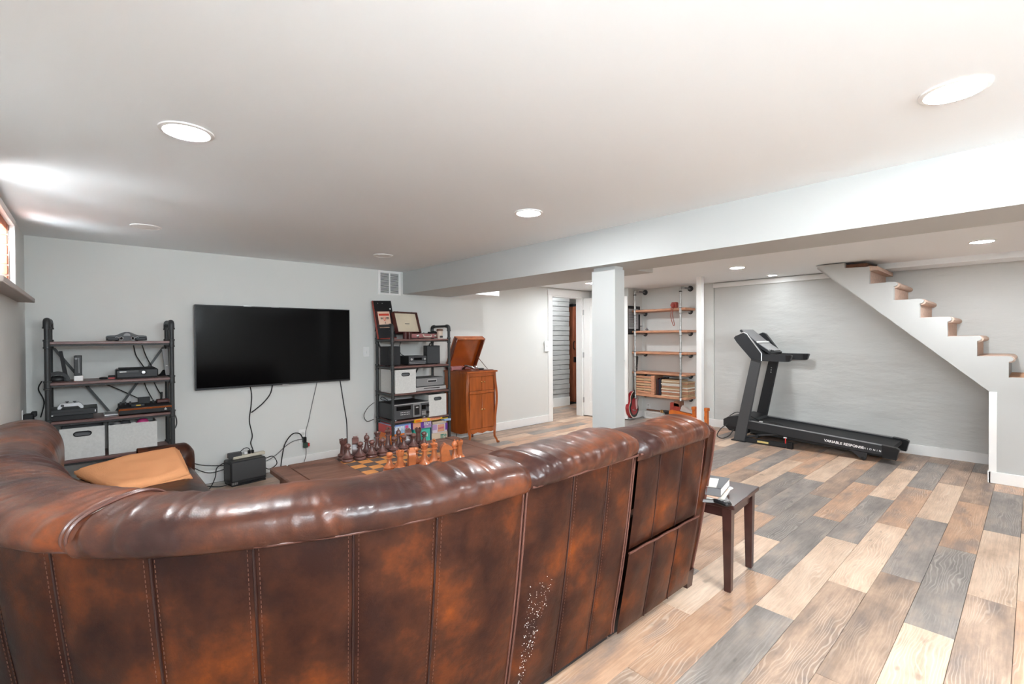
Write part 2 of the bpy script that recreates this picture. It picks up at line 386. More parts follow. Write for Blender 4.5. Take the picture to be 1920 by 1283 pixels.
fl = struct(B('floor', 'dark_gap', None, WL - .1, WB - .1, -0.06, 8.2, 7.0, -0.006), 'wood plank floor in grey, cream and tan boards')
PW, PL = 0.1768, 1.2085
joint = {-2: 2.75, -1: 2.30, 0: 3.405, 1: 2.852, 2: 3.37, 3: 3.03, 4: 2.49, 5: 2.84, 6: 3.376, 7: 2.62}
kinds = {-2: 'CTGBC', -1: 'TGTCB', 0: 'BBCGTT', 1: 'TCGTBG', 2: 'BBGCBB', 3: 'TBCTGB', 4: 'BGCGCB', 5: 'BTGTGT', 6: 'TCGBTG', 7: 'BGTGCT', 8: 'GBTGTC', 9: 'TGBCTB', 10: 'BTCBGT'}
KM = {'C': 'plank_cream', 'T': 'plank_tan', 'B': 'plank_brown', 'G': 'plank_grey'}
full = {}
def plank(x0, x1, y0, km):
    ln = x1 - x0; me = None
    if abs(ln - PL) < 1e-4:
        if km not in full: full[km] = MB().box(-PL / 2 + .0007, -PW / 2 + .0007, -.008, PL / 2 - .0007, PW / 2 - .0007, 0, b=.0012).mesh('plank'); full[km].materials.append(MATS[km])
        me = full[km]
    else:
        me = MB().box(-ln / 2 + .0007, -PW / 2 + .0007, -.008, ln / 2 - .0007, PW / 2 - .0007, 0, b=.0012).mesh('plank'); me.materials.append(MATS[km])
    o = bpy.data.objects.new('plank', me); COL.objects.link(o); o.parent = fl
    o.location = Vector(((x0 + x1) / 2, y0 + PW / 2, 0)) - fl.location
for k in range(-14, 35):
    y0 = 0.055 + PW * k
    xa, xb = (WL, WR) if y0 < WF - .1 else (5.3, 7.9)
    j = joint.get(k, 2.2 + ((k * 0.417 + 0.13) % 1.0) * PL)
    first = j - PL * 2
    n = 0; x = first
    while x > xa: x -= PL
    while x < xb:
        a, b_ = max(x, xa), min(x + PL, xb)
        if b_ - a > .01:
            idx = int(round((x - first) / PL))
            ks = kinds.get(k)
            km = KM[ks[idx % len(ks)]] if ks else KM['CTBGTBGTCB'[(k * 7 + idx * 3 + (k * idx) % 4) % 10]]
            plank(a, b_, y0, km)
        x += PL

def wall(name, m, boxes, label):
    mb = MB()
    for bx in boxes: mb.box(*bx)
    return struct(mb.build(name, m, smooth=False), label)
wall('wall_front', 'wall_paint', [(WL - .1, WF, 0, D0, WF + .12, 2.6), (D0, WF, DH, D1, WF + .12, 2.6), (D1, WF, 0, 8.0, WF + .12, 2.6)], 'light grey painted wall behind the television')
W0, W1, WZ0, WZ1 = 3.18, 4.485, 1.655, 2.118
# all but the first are unseen windows added to brighten the room
LWIN = [(W0, W1), (-.35, .25), (-1.75, -.445)]; BWIN = [(-.25, .65), (.72, 1.62)]
def pierced(name, lo, hi, wins, box, label):
    bx = []; c = lo
    for a, b_ in sorted(wins): bx += [box(c, a, 0, 2.3), box(a, b_, 0, WZ0), box(a, b_, WZ1, 2.3)]; c = b_
    bx.append(box(c, hi, 0, 2.3)); return wall(name, 'wall_paint', bx, label)
pierced('wall_left', WB - .1, WF + .1, LWIN, lambda a, b_, z0, z1: (WL - .12, a, z0, WL, b_, z1), 'light grey side wall with a small high window')
pierced('wall_back', WL - .1, WR + .1, BWIN, lambda a, b_, z0, z1: (a, WB - .12, z0, b_, WB, z1), 'light grey wall at the rear of the room')
wall('wall_right', 'wall_paint', [(WR, 3.215, 0, WR + .12, WF, 2.3)], 'light grey wall behind the alcove shelves')
def pl(u, v):
    y = WB + (3.21 - WB) * u; z = 2.3 * v
    d = 0.010 * noise.noise(Vector((y * 2.1, z * 4.2, 0.3))) + 0.004 * noise.noise(Vector((y * 6, z * 11, 4)))
    return (WR + 0.006 + d, y, z)
struct(MB().grid(pl, 110, 44).build('wall_plaster', 'plaster_wall', ang=80), 'rough plastered grey wall behind the treadmill')
wall('wall_right_outer', 'wall_paint', [(WR + .05, WB, 0, WR + .14, 3.22, 2.3)], 'outer leaf behind the plastered wall')
wall('wall_alcove', 'wall_paint', [(6.575, 4.45, 0, WR, 4.56, 2.3), (6.575, 4.56, 0, 6.65, WF, 2.3)], 'short grey wall beside the alcove shelves')

def ceiling(name, x0, y0, x1, y1, z, lab): return struct(B(name, 'ceiling_paint', None, x0, y0, z, x1, y1, z + .1, smooth=False), lab)
ceiling('ceiling', WL - .1, WB - .1, 2.9, WF + .1, CZ, 'smooth white ceiling over the seating area')
ceiling('ceiling_far', 2.90, WB - .1, WR + .1, WF + .1, FZ, 'smooth white ceiling beyond the beam')
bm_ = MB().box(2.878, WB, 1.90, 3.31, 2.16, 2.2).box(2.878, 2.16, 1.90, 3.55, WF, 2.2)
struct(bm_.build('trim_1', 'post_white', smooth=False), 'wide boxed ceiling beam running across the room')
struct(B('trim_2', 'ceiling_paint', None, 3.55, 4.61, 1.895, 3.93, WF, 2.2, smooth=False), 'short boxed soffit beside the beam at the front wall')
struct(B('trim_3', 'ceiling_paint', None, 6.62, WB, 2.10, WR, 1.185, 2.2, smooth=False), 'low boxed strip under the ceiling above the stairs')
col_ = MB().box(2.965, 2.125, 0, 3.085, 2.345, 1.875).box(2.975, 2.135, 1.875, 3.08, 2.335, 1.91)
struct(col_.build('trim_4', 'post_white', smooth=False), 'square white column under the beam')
struct(B('trim_5', 'trim_white', None, 6.105, 2.985, 0, 6.175, 3.055, 2.17, smooth=False), 'slim white post in front of the alcove shelves')
struct(B('trim_6', 'trim_white', None, WR - .022, 1.60, 2.082, WR, 3.222, 2.146, b=.003), 'white board along the top of the plastered wall')
struct(B('trim_7', 'wall_paint', None, WR - .006, 3.222, 0, WR + .02, 3.235, 2.146), 'edge where plain wall meets plastered wall')
# baseboards
def bb(name, x0, y0, x1, y1, h=.118): return struct(B(name, 'trim_white', None, x0, y0, 0, x1, y1, h, b=.004), 'white baseboard')
bb('baseboard_front', WL, WF - .016, D0 - .085, WF)
bb('baseboard_left', WL, WB, WL + .016, WF - .016)
bb('baseboard_right', WR - .016, .1, WR + .01, 4.45, .112)
bb('baseboard_alcove', 6.585, 4.434, WR - .016, 4.45)
# door casing
cs = MB().box(D0 - .095, WF - .018, 0, D0, WF + .001, DH, b=.003).box(D1, WF - .018, 0, D1 + .095, WF + .001, DH, b=.003).box(D0 - .105, WF - .024, DH, 6.476, WF + .001, DH + .105, b=.003)
cs.box(D0 - .001, WF - .002, 0, D0 + .018, WF + .125, DH).box(D1 - .018, WF - .002, 0, D1 + .001, WF + .125, DH).box(D0, WF - .002, DH - .018, D1, WF + .125, DH)
struct(cs.build('trim_8', 'trim_white'), 'white casing around the doorway')
# open white door
dr = bpy.data.objects.new('door_1', None); COL.objects.link(dr); dr.location = (D1 + .012, WF - .024, 0); dr['kind'] = 'structure'; dr['label'] = 'white two-panel door standing open against the column'
dv = Vector((6.522 - dr.location.x, 4.425 - dr.location.y)); dr.rotation_euler = (0, 0, math.atan2(dv.y, dv.x)); DL = dv.length
sl = MB().box(0, -.017, .015, .115, .017, 2.02, b=.002).box(DL - .115, -.017, .015, DL, .017, 2.02, b=.002)
for z0, z1 in ((.015, .25), (.86, 1.03), (1.88, 2.02)): sl.box(.114, -.0165, z0, DL - .114, .0165, z1, b=.002)
sl.build('door_frame', 'trim_white', dr, local=True)
for z0, z1 in ((.25, .86), (1.03, 1.88)): B('door_panel', 'trim_white', dr, .113, -.007, z0 - .003, DL - .113, .007, z1 + .003, local=True)
for z in (.28, 1.05, 1.78): B('hinge', 'silver', dr, -.012, -.022, z - .045, .012, -.014, z + .045, local=True)
kb = MB().ball((DL - .06, .05, .97), .026).cyl((DL - .06, -.05, .97), (DL - .06, .05, .97), .009).ball((DL - .06, -.05, .97), .026); kb.build('door_knob', 'silver', dr, local=True)

# passage beyond the doorway
wall('wall_passage', 'wall_paint', [(5.2, 6.25, 0, 7.13, 6.34, 2.6), (5.1, WF + .12, 0, 5.2, 6.34, 2.6), (7.06, 6.34, 0, 7.13, 7.0, 2.6), (7.9, WF, 0, 8.0, 7.0, 2.6), (7.06, 6.9, 0, 8.0, 7.0, 2.6)], 'passage walls beyond the doorway')
ceiling('ceiling_passage', 5.1, WF + .1, 8.0, 7.05, 2.5, 'passage ceiling')
sw = struct(B('wall_shiplap', 'dark_gap', None, 5.3, 6.232, .12, 7.13, 6.252, 2.5), 'pale grey shiplap boards on the passage wall')
ch = .0955; zz = .15; i = 0
while zz < 2.42:
    jx = 5.3 + ((i * .613 + .21) % 1) * 1.75
    for (a, b_) in ((5.3, jx), (jx, 7.13)):
        if b_ - a > .05: B('plank', 'shiplap', sw, a + .001, 6.215 - .006 * (i % 3), zz, b_ - .001, 6.233, min(zz + ch - .007, 2.46), b=.003)
    zz += ch; i += 1
bb('baseboard_passage', 5.2, 6.20, 7.13, 6.236, .17)
bmr = tag(B('ceiling_joist', 'raw_wood', None, 5.3, 5.98, 2.335, 7.1, 6.03, 2.46), 'dark red timber joist across the passage ceiling', 'joist')
dd = bpy.data.objects.new('door_2', None); COL.objects.link(dd); dd.location = (7.44, 6.22, 0); dd['kind'] = 'structure'; dd['label'] = 'red-brown wooden plank door with black pull handle in the passage'
for q in range(3): B('plank', 'entry_door_wood', dd, 7.415, 6.225 + q * .13, .02, 7.455, 6.225 + (q + 1) * .13 - .002, 1.985, b=.004)
B('door_edge', 'entry_door_edge', dd, 7.416, 6.185, .02, 7.454, 6.224, 1.98, b=.003)
MB().tube(spline([(7.415, 6.31, 1.11), (7.37, 6.31, 1.13), (7.36, 6.31, 1.19), (7.37, 6.31, 1.25), (7.415, 6.31, 1.27)], 5), .009, 8).build('pull_handle', 'black_plastic', dd)
B('lock_plate', 'black_plastic', dd, 7.405, 6.275, .84, 7.416, 6.345, .95, b=.003)
B('latch', 'black_matte', dd, 7.40, 6.19, .86, 7.417, 6.215, .91, b=.002)
struct(B('trim_9', 'black_matte', None, 7.41, 6.16, 1.99, 7.47, 6.66, 2.04), 'dark head of the wooden door frame')

# window
wd = struct(MB().box(WL - .02, W0 - .045, WZ0, WL + .012, W0, WZ1 + .04, b=.003).box(WL - .02, W1 - .006, WZ0, WL + .012, W1 + .032, WZ1 + .035, b=.003).box(WL - .02, W0, WZ1 - .006, WL + .012, W1, WZ1 + .035, b=.003).build('window_1', 'trim_white'), 'small high basement window with a brick reveal')
B('window_sill', 'sill_wood', wd, WL - .13, W0 - .08, WZ0 - .03, WL + .085, W1 + .25, WZ0, b=.004)
for i in range(7):
    cuts = [-.35, -.235, -.12, -.018] if i % 2 else [-.35, -.29, -.175, -.06, -.018]
    for c0, c1 in zip(cuts[:-1], cuts[1:]):
        B('brick', 'brick_salmon', wd, WL + c0, W1 - .012, WZ0 + .002 + i * .066, WL + c1 - .004, W1 + .05, WZ0 + .062 + i * .066, b=.004)
B('reveal_joint', 'mortar', wd, WL - .35, W1 - .006, WZ0, WL - .014, W1 + .045, WZ1)
for q in range(14): B('brick', 'brick_salmon', wd, WL - .35, W0 + q * .093, WZ1 - .004, WL - .13, W0 + .087 + q * .093, WZ1 + .06, b=.004)
for q in range(14): B('brick', 'brick_salmon', wd, WL - .128, W0 + q * .093, WZ1 - .045, WL - .02, W0 + .087 + q * .093, WZ1 + .002, b=.004)
MB().box(WL - .40, W0 - .1, WZ0 - .1, WL - .35, W0 + .04, WZ1 + .1).box(WL - .40, W1 - .04, WZ0 - .1, WL - .35, W1 + .1, WZ1 + .1).box(WL - .40, W0, WZ1 - .04, WL - .35, W1, WZ1 + .1).box(WL - .40, W0, WZ0 - .1, WL - .35, W1, WZ0 + .04).box(WL - .39, 3.81, WZ0, WL - .355, 3.85, WZ1).build('window_frame', 'trim_white', wd)
B('pane', 'glass', wd, WL - .378, W0 + .04, WZ0 + .04, WL - .372, W1 - .04, WZ1 - .04)
B('reveal_base', 'mortar', wd, WL - .35, W0, WZ0 - .03, WL - .12, W1, WZ0)
B('reveal_back', 'mortar', wd, WL - .36, W1 + .056, WZ0 - .03, WL - .1, W1 + .08, WZ1 + .08)
B('reveal_top', 'mortar', wd, WL - .36, W0 - .05, WZ1 + .056, WL - .1, W1 + .08, WZ1 + .08)
def cur(u, v):
    y = 3.3 + 1.145 * u; return (WL - .060 + .016 * math.sin(u * 62) + .006 * math.sin(u * 23 + v * 3), y + .02 * math.sin(v * 2 + u * 9) * v, WZ0 + .004 + (.42 - .17 * max(0, u - .80) / .2) * v)
tag(MB().grid(cur, 130, 8).build('curtain', 'curtain_cloth', ang=80), 'white gathered curtain in the small high window', 'curtain')
for k, (a, b_) in enumerate(LWIN[1:]):
    q = struct(MB().box(WL - .12, a - .03, WZ0 - .03, WL + .012, a, WZ1 + .03).box(WL - .12, b_, WZ0 - .03, WL + .012, b_ + .03, WZ1 + .03).box(WL - .12, a, WZ1, WL + .012, b_, WZ1 + .03).box(WL - .12, a, WZ0 - .03, WL + .06, b_, WZ0).build('window_%d' % (k + 2), 'trim_white'), 'unseen high side window added to brighten the room')
    B('pane', 'glass', q, WL - .10, a, WZ0, WL - .096, b_, WZ1)
for k, (a, b_) in enumerate(BWIN):
    q = struct(MB().box(a - .03, WB - .12, WZ0 - .03, a, WB + .012, WZ1 + .03).box(b_, WB - .12, WZ0 - .03, b_ + .03, WB + .012, WZ1 + .03).box(a, WB - .12, WZ1, b_, WB + .012, WZ1 + .03).box(a, WB - .12, WZ0 - .03, b_, WB + .06, WZ0).build('window_%d' % (k + 4), 'trim_white'), 'unseen high side window added to brighten the room')
    B('pane', 'glass', q, a, WB - .10, WZ0, b_, WB - .096, WZ1)
def portal(x, y, z, sx, sy, rot):
    l = bpy.data.lights.new('daylight_portal', 'AREA'); l.shape = 'RECTANGLE'; l.size = sx; l.size_y = sy; l.cycles.is_portal = True
    o = bpy.data.objects.new('daylight_portal', l); COL.objects.link(o); o.location = (x, y, z); o.rotation_euler = rot
for a, b_ in LWIN: portal(WL - (.36 if a == W0 else .11), (a + b_) / 2, (WZ0 + WZ1) / 2, WZ1 - WZ0, b_ - a, (0, R(-90), 0))
for a, b_ in BWIN: portal((a + b_) / 2, WB - .11, (WZ0 + WZ1) / 2, b_ - a, WZ1 - WZ0, (R(90), 0, 0))
# ------------------------------------------------------------------ stairs
RI, RU = 0.1865, 0.2035
Y0, Z0 = 1.168, 1.903
poly = [(1.66, 2.15), (1.385, 2.15), (1.385, 2.095), (1.168, 2.085)]
y, z = Y0, Z0; steps = []
for k in range(11):
    poly.append((y, z)); steps.append((y, z))
    y2 = y - RU
    # small rounded nose cut into the stringer edge
    poly += [(y2 + .012, z + .004), (y2 - .012, z + .002), (y2 - .026, z - .008), (y2 - .030, z - .022), (y2 - .022, z - .036), (y2, z - .044)]
    y = y2; z -= RI
    if z < -0.02: break
poly += [(y, 0), (.272, 0), (.272, .835)]
struct(MB().prism(poly, 'x', 6.134, 6.20).build('wall_stair', 'stair_paint', smooth=False), 'pale painted stringer wall of the staircase')
st = thing('staircase', 'straight flight of tan carpeted stairs rising behind the stringer wall', 'stairs', (6.58, .3, 0))
for k, (y, z) in enumerate(steps):
    y2 = y - RU
    if z < .02: break
    # carpeted tread with bullnose
    nose = [(y + .005, z - .03), (y + .005, z + .004), (y2 + .01, z + .006), (y2 - .018, z + .003), (y2 - .036, z - .010), (y2 - .042, z - .027), (y2 - .035, z - .044), (y2 - .018, z - .054), (y2 + .01, z - .056)]
    if k < 4: m_ = 'carpet'
    else: m_ = 'tread_orange'
    MB().prism(nose, 'x', 6.196, WR + .002).build('tread', 'carpet' if k != 5 else 'tread_orange', st)
    MB().box(6.196, y2, z - RI, WR + .002, y2 + .016, z - .03).build('riser', 'carpet' if k != 4 else 'grey_plastic', st)
MB().box(6.196, 1.168, 1.91, WR, 1.184, 2.10).build('riser', 'carpet', st)
MB().prism([(1.10, 2.045), (1.10, 2.085), (1.16, 2.095), (1.19, 2.09), (1.19, 2.045)], 'x', 6.16, WR).build('tread', 'carpet', st)
MB().prism([(1.66, 2.12), (1.66, 2.145), (.272, .86), (.272, .835)], 'x', 6.20, WR).build('underside', 'stair_paint', st)
MB().box(6.20, 1.2, 2.10, WR, 1.39, 2.135).build('landing_joist', 'raw_wood', st)
struct(B('trim_10', 'trim_white', None, 6.126, .222, .105, 6.146, .275, .835, b=.002), 'white corner board at the foot of the stair wall')
struct(MB().box(6.118, WB, 0, 6.136, .275, .105, b=.003).box(6.118, .26, 0, 6.20, .282, .105, b=.003).build('baseboard_stair', 'trim_white'), 'white baseboard of the stair wall')

# ------------------------------------------------------------------ recessed lamps
def downlight(x, y, z, label, lit='lamp_glow', r=.072):
    t = thing('recessed_light', label, 'ceiling light', (x, y, z), 0, 'round recessed ceiling lights')
    MB().lathe([(r + .020, 0), (r + .019, -.005), (r + .006, -.008), (r, -.004), (r, 0)], n=36).build('trim_ring', 'trim_white', t, local=True)
    MB().lathe([(r, -.0005), (r, -.0046), (r * .9, -.0062), (r * .5, -.0072), (0.001, -.0076)], n=36).build('lens', lit, t, local=True)
for x, y, z, lb in [(.29, 2.21, CZ, 'lit round recessed light in the ceiling above the sofa corner'), (2.14, .18, CZ, 'largest lit recessed light, nearest the camera by the beam'),
                    (2.13, 2.20, CZ, 'lit recessed light in the middle of the main ceiling'), (5.63, 2.32, FZ, 'lit recessed light in front of the slim white post'),
                    (5.70, .30, FZ, 'lit recessed light beside the top of the stairs'), (6.68, 2.30, FZ, 'lit recessed light close against the plastered wall'),
                    (5.54, 4.40, FZ, 'lit recessed light half hidden by the square column'), (.29, .15, CZ, 'lit recessed light overhead behind the sofa corner'),
                    (.29, -1.75, CZ, 'lit recessed light at the rear by the side wall'), (2.14, -1.75, CZ, 'lit recessed light at the rear by the beam'),
                    (3.80, 4.28, FZ, 'lit recessed light behind the beam by the boxed soffit'),
                    (6.3, 5.72, 2.5, 'lit recessed light in the passage ceiling')]:  # passage lamp is out of view, added to keep the passage from going dark
    downlight(x, y, z, lb, 'lamp_dim' if x > 6.2 and z < 2.3 else 'lamp_glow', (.075 if z > 2.3 else .050) if x > 6.2 else .045 if x == 3.80 else .072)
downlight(.31, 4.26, CZ, 'unlit recessed light above the left pipe shelf', 'lamp_off')
downlight(2.145, 4.26, CZ, 'unlit recessed light above the right pipe shelf', 'lamp_off')

# ------------------------------------------------------------------ wall fittings
vt = thing('air_vent', 'white return-air grille with slats high on the front wall', 'vent', (2.696, WF, 1.88))
MB().box(2.548, WF - .012, 1.880, 2.577, WF, 2.166, b=.002).box(2.816, WF - .012, 1.880, 2.845, WF, 2.166, b=.002).box(2.577, WF - .012, 1.880, 2.816, WF, 1.902, b=.002).box(2.577, WF - .012, 2.140, 2.816, WF, 2.166, b=.002).box(2.689, WF - .011, 1.9, 2.704, WF, 2.142).build('frame', 'trim_white', vt)
B('duct', 'bin_inside', vt, 2.577, WF - .0015, 1.9, 2.816, WF + .004, 2.142)
sl = MB()
for i in range(17): sl.add([(2.577, WF - .009, 1.906 + i * .014), (2.816, WF - .009, 1.906 + i * .014), (2.816, WF - .002, 1.913 + i * .014), (2.577, WF - .002, 1.913 + i * .014)], [(0, 1, 2, 3)])
so = sl.build('slats', 'trim_white', vt); so['kind'] = 'stuff'
def plate(name, label, cx, cz, ax='y', pos=WF, w_=.075, h=.118, toggle=True, cy=None):
    if ax == 'y':
        t = thing(name, label, 'switch' if toggle else 'outlet', (cx, pos, cz))
        B('cover_plate', 'white_plastic', t, cx - w_ / 2, pos - .006, cz - h / 2, cx + w_ / 2, pos, cz + h / 2, b=.003)
        if toggle: B('toggle', 'white_plastic', t, cx - .005, pos - .016, cz - .012, cx + .005, pos - .005, cz + .012, b=.002)
        else:
            for dz in (-.024, .024): B('socket', 'bin_fabric', t, cx - .016, pos - .0085, cz + dz - .015, cx + .016, pos - .005, cz + dz + .015, b=.004)
    else:
        t = thing(name, label, 'outlet', (pos, cx, cz))
        B('cover_plate', 'white_plastic', t, pos - .006, cx - w_ / 2, cz - h / 2, pos, cx + w_ / 2, cz + h / 2, b=.003)
        for dz in (-.024, .024): B('socket', 'bin_fabric', t, pos - .0085, cx - .016, cz + dz - .015, pos - .005, cx + .016, cz + dz + .015, b=.004)
plate('light_switch', 'white toggle switch on the wall between television and shelves', 2.395, 1.198)
plate('light_switch', 'raised white switch box on the doorway casing', 5.41, 1.215, pos=WF - .018, w_=.105, h=.17)
plate('power_outlet', 'white wall outlet with plugs below the television', 1.676, .322, toggle=False, w_=.082, h=.15)
plate('power_outlet', 'white wall outlet below the alcove shelves', 4.33, .185, ax='x', pos=WR, toggle=False)
rg = thing('baseboard_register', 'white low vent register against the alcove baseboard', 'vent', (6.93, 4.18, 0))
B('register_body', 'trim_white', rg, 6.885, 4.01, 0, 6.958, 4.36, .125, b=.006)
for i in range(5): B('louver', 'bin_fabric', rg, 6.882, 4.05, .03 + i * .015, 6.886, 4.32, .037 + i * .015)

# ------------------------------------------------------------------ television
tv = thing('television', 'large black flat-screen television mounted on the grey wall', 'television', (1.415, 5.16, .885))
TX0, TX1, TZ0, TZ1, TY = .716, 2.175, .888, 1.68, 5.142
MB().box(TX0, TY, TZ0, TX1, TY + .03, TZ1, b=.004).build('housing', 'black_plastic', tv)
B('screen', 'screen_black', tv, TX0 + .010, TY - .0015, TZ0 + .018, TX1 - .010, TY + .002, TZ1 - .010)
B('bottom_bezel', 'charcoal', tv, TX0 + .004, TY - .003, TZ0 + .002, TX1 - .004, TY + .002, TZ0 + .015)
B('left_bezel', 'graphite', tv, TX0 - .003, TY, TZ0 + .006, TX0 + .003, TY + .02, TZ1 - .004)
for x in (1.15, 1.40, 1.86): B('top_clip', 'silver', tv, x - .035, TY - .002, TZ1 - .003, x + .035, TY + .006, TZ1 + .005)
B('logo_tab', 'silver', tv, 1.46, TY - .004, TZ0 - .007, 1.515, TY + .004, TZ0 + .003)
B('wall_mount', 'black_matte', tv, 1.15, TY + .03, 1.05, 1.75, WF, 1.5)
# ------------------------------------------------------------------ leather sectional
RA = 1.185; XC, YC = 0.85, 2.30; XE = 2.35
SA = XE - XC; SB = SA + RA * PI / 2
def path(s):
    if s <= SA: return Vector((XE - s, YC - RA)), Vector((0, -1))
    if s <= SB:
        a = (s - SA) / RA; return Vector((XC - RA * math.sin(a), YC - RA * math.cos(a))), Vector((-math.sin(a), -math.cos(a)))
    return Vector((XC - RA, YC + (s - SB))), Vector((-1, 0))
def at(s, o, z):
    p, n = path(s); q = p + n * o; return (q.x, q.y, z)
sofa = thing('sectional_sofa', 'dark brown leather sectional sofa with curved corner, seen from behind', 'sofa', (.85, 2.0, 0))
ZS = 0.862
def back_o(z): # outward offset of the back panel at height z
    t = max(0, min(1, (z - .07) / (ZS - .07))); return -.128 + .118 * t + .010 * math.sin(PI * t)
def panel(parent, s0, s1, z0, z1, extra=0.0, bulge=.010, nu=14, nv=26):
    def fn(u, v):
        s = s0 + (s1 - s0) * u; z = z0 + (z1 - z0) * v
        e = (1 - abs(2 * u - 1) ** 5) * (1 - abs(2 * v - 1) ** 9)
        wv = .0035 * noise.noise(Vector((s * 5, z * 4, 3))) + .002 * noise.noise(Vector((s * 13, z * 9, 8)))
        return at(s, back_o(z) + extra + bulge * e - .006 + wv * e, z)
    return MB().grid(fn, nu, nv).build('back_panel', 'leather', parent, ang=70)
def seam(parent, s, z0, z1, extra=0.0, name='seam', m='leather_seam', r=.0035, off=-.004):
    pts = [at(s, back_o(z0 + (z1 - z0) * i / 18) + extra + off, z0 + (z1 - z0) * i / 18) for i in range(19)]
    return MB().tube(pts, r, 6).build(name, m, parent)
def stitches(parent, s, z0, z1, extra=0.0):
    for ds in (-.013, .013):
        mb = MB(); z = z0 + .01
        while z < z1 - .012:
            mb.tube([at(s + ds, back_o(z) + extra + .0005, z), at(s + ds, back_o(z + .007) + extra + .0005, z + .007)], .0009, 4); z += .0125
        o = mb.build('stitching', 'stitch', parent); o['kind'] = 'stuff'
SEC = [(-.02, .845), (-.006, .860), (.010, .871), (.023, .892), (.024, .917), (.008, .942), (-.03, .958), (-.09, .966), (-.155, .966), (-.215, .952), (-.262, .922), (-.292, .876), (-.305, .82), (-.303, .75), (-.29, .68), (-.262, .60), (-.25, .48)]
SECS = spline([Vector((a, b_, 0)) for a, b_ in SEC], 3)
def roll(parent, s0, s1, seed, dz=0.0, osc=1.0, name='headrest_roll', ends=(.16, .16)):
    L = s1 - s0; nu = max(20, int(L / .0065)); nv = len(SECS) - 1; c = Vector((-.135, .83))
    def fn(u, v):
        s = s0 + L * u; p = SECS[int(round(v * nv))]; d0, d1 = s - s0, s1 - s
        sc = 1.0
        sc -= ends[0] * math.exp(-(d0 / .035) ** 1.3) + ends[1] * math.exp(-(d1 / .035) ** 1.3)
        th = v * 9; ee = math.exp(-d0 / .09) + math.exp(-d1 / .09)
        slant = (v - .4) * .16 * (1 if d0 < d1 else -1)
        fold = 1 - 2.4 * abs(noise.noise(Vector(((s + slant) * 13, th * .22, seed))))      # sharp folds running over the roll
        fine = 1 - 2.2 * abs(noise.noise(Vector(((s + slant * .6) * 34, th * .3, seed + 3))))
        soft = noise.noise(Vector((s * 4.2 + 5, th * .45, seed + 9)))
        patch = max(0, noise.noise(Vector((s * 3.1, th * .3, seed + 21))) + .1)
        w_ = soft * .012 + (fold * .008 + fine * .0034) * min(1.25, .22 + ee + patch * 1.2)
        edge = min(1, v * 9) * min(1, (1 - v) * 5)
        sag = 0.010 * math.sin(s * 5.1 + seed)
        q = c + (Vector((p.x, p.y)) - c) * (1 + (sc - 1) * edge)
        dirn = (Vector((p.x, p.y)) - c).normalized()
        q += dirn * w_ * edge
        return at(s, q.x * osc, q.y + dz * edge + sag * edge * .5)
    return MB().grid(fn, nu, nv).build(name, 'leather_sheen', parent, ang=80)
def sweep(parent, prof, s0, s1, name, m, closed=True, ns=None):
    L = s1 - s0; ns = ns or max(2, int(L / .06)); n = len(prof); mb = MB()
    for i in range(ns + 1):
        for (o, z) in prof: mb.v.append(at(s0 + L * i / ns, o, z))
    for i in range(ns):
        for j in range(n): mb.f.append((i * n + j, i * n + (j + 1) % n, (i + 1) * n + (j + 1) % n, (i + 1) * n + j))
    mb.f.append(tuple(range(n))); mb.f.append(tuple(ns * n + j for j in range(n)))
    return mb.build(name, m, parent, ang=50)
SEAT = [(-.22, .12), (-.22, .46), (-.40, .468), (-.60, .472), (-.78, .462), (-.86, .44), (-.895, .40), (-.905, .34), (-.89, .28), (-.885, .10), (-.5, .10)]
PLIN = [(-.155, .012), (-.155, .11), (-.84, .11), (-.84, .012)]  # black plinth put in for the dark shade beneath the sofa
def piping(parent, s0, s1, z, o=.008, r=.0042, name='piping', m='leather_piping'):
    n = max(6, int((s1 - s0) / .02)); return MB().tube([at(s0 + (s1 - s0) * i / n, o + .002 * math.sin(i * .7), z) for i in range(n + 1)], r, 6).build(name, m, parent)
def section(name, s0, s1, seams, rolls, zb=.045, split=None, ck=1.0):
    p = part_empty(name, sofa, at((s0 + s1) / 2, -.4, 0))
    ed = [s0] + seams + [s1]
    for a, b_ in zip(ed[:-1], ed[1:]):
        if split:
            panel(p, a, min(b_, s1 - .030), split, ZS, 0, .014, nv=18); panel(p, a, b_, zb, split - .004, .022, .012, nv=14)
        else: panel(p, a, b_, zb, ZS)
    for s in seams:
        if split: seam(p, s, split, ZS); seam(p, s, zb, split - .006, .022)
        else: seam(p, s, zb, ZS); stitches(p, s, zb, ZS)
    for s in (s0, s1): seam(p, s, zb, ZS, name='edge_piping', m='leather_piping', r=.005, off=-.006)
    if split: piping(p, s0, s1, split, back_o(split) + .016, .005, name='split_piping')
    piping(p, s0, s1, ZS + .001, .0085, .0045)
    for (a, b_, sd, dz, os_) in rolls: roll(p, a, b_, sd, dz, os_)
    sweep(p, SEAT, s0, s1, 'seat_cushion', 'leather'); sweep(p, PLIN, s0, s1, 'base_shade', 'black_matte')
    # closing cheeks so the back is a solid body
    for s in (s0 + .003, s1 - .003):
        pr_ = [(back_o(.08) - .012, .08), (back_o(.4) - .012, .4), (-.015, .85), (-.02, .90), (-.14, .94), (-.27, .88), (-.29, .7), (-.25, .45), (-.25, .08)]
        q = MB(); q.add([at(s, o * ck, z - .03) for o, z in pr_], [tuple(range(len(pr_)))]); q.build('side_cheek', 'leather', p, smooth=False)
    return p
pc = section('recliner_section', 0.0, .632, [.212, .424], [(-.005, .637, 2.0, -.030, 1.0)], split=.425)
pb = section('armless_section', .648, 1.268, [.82, 1.03], [(.640, 1.278, 5.0, -.008, 1.0)])
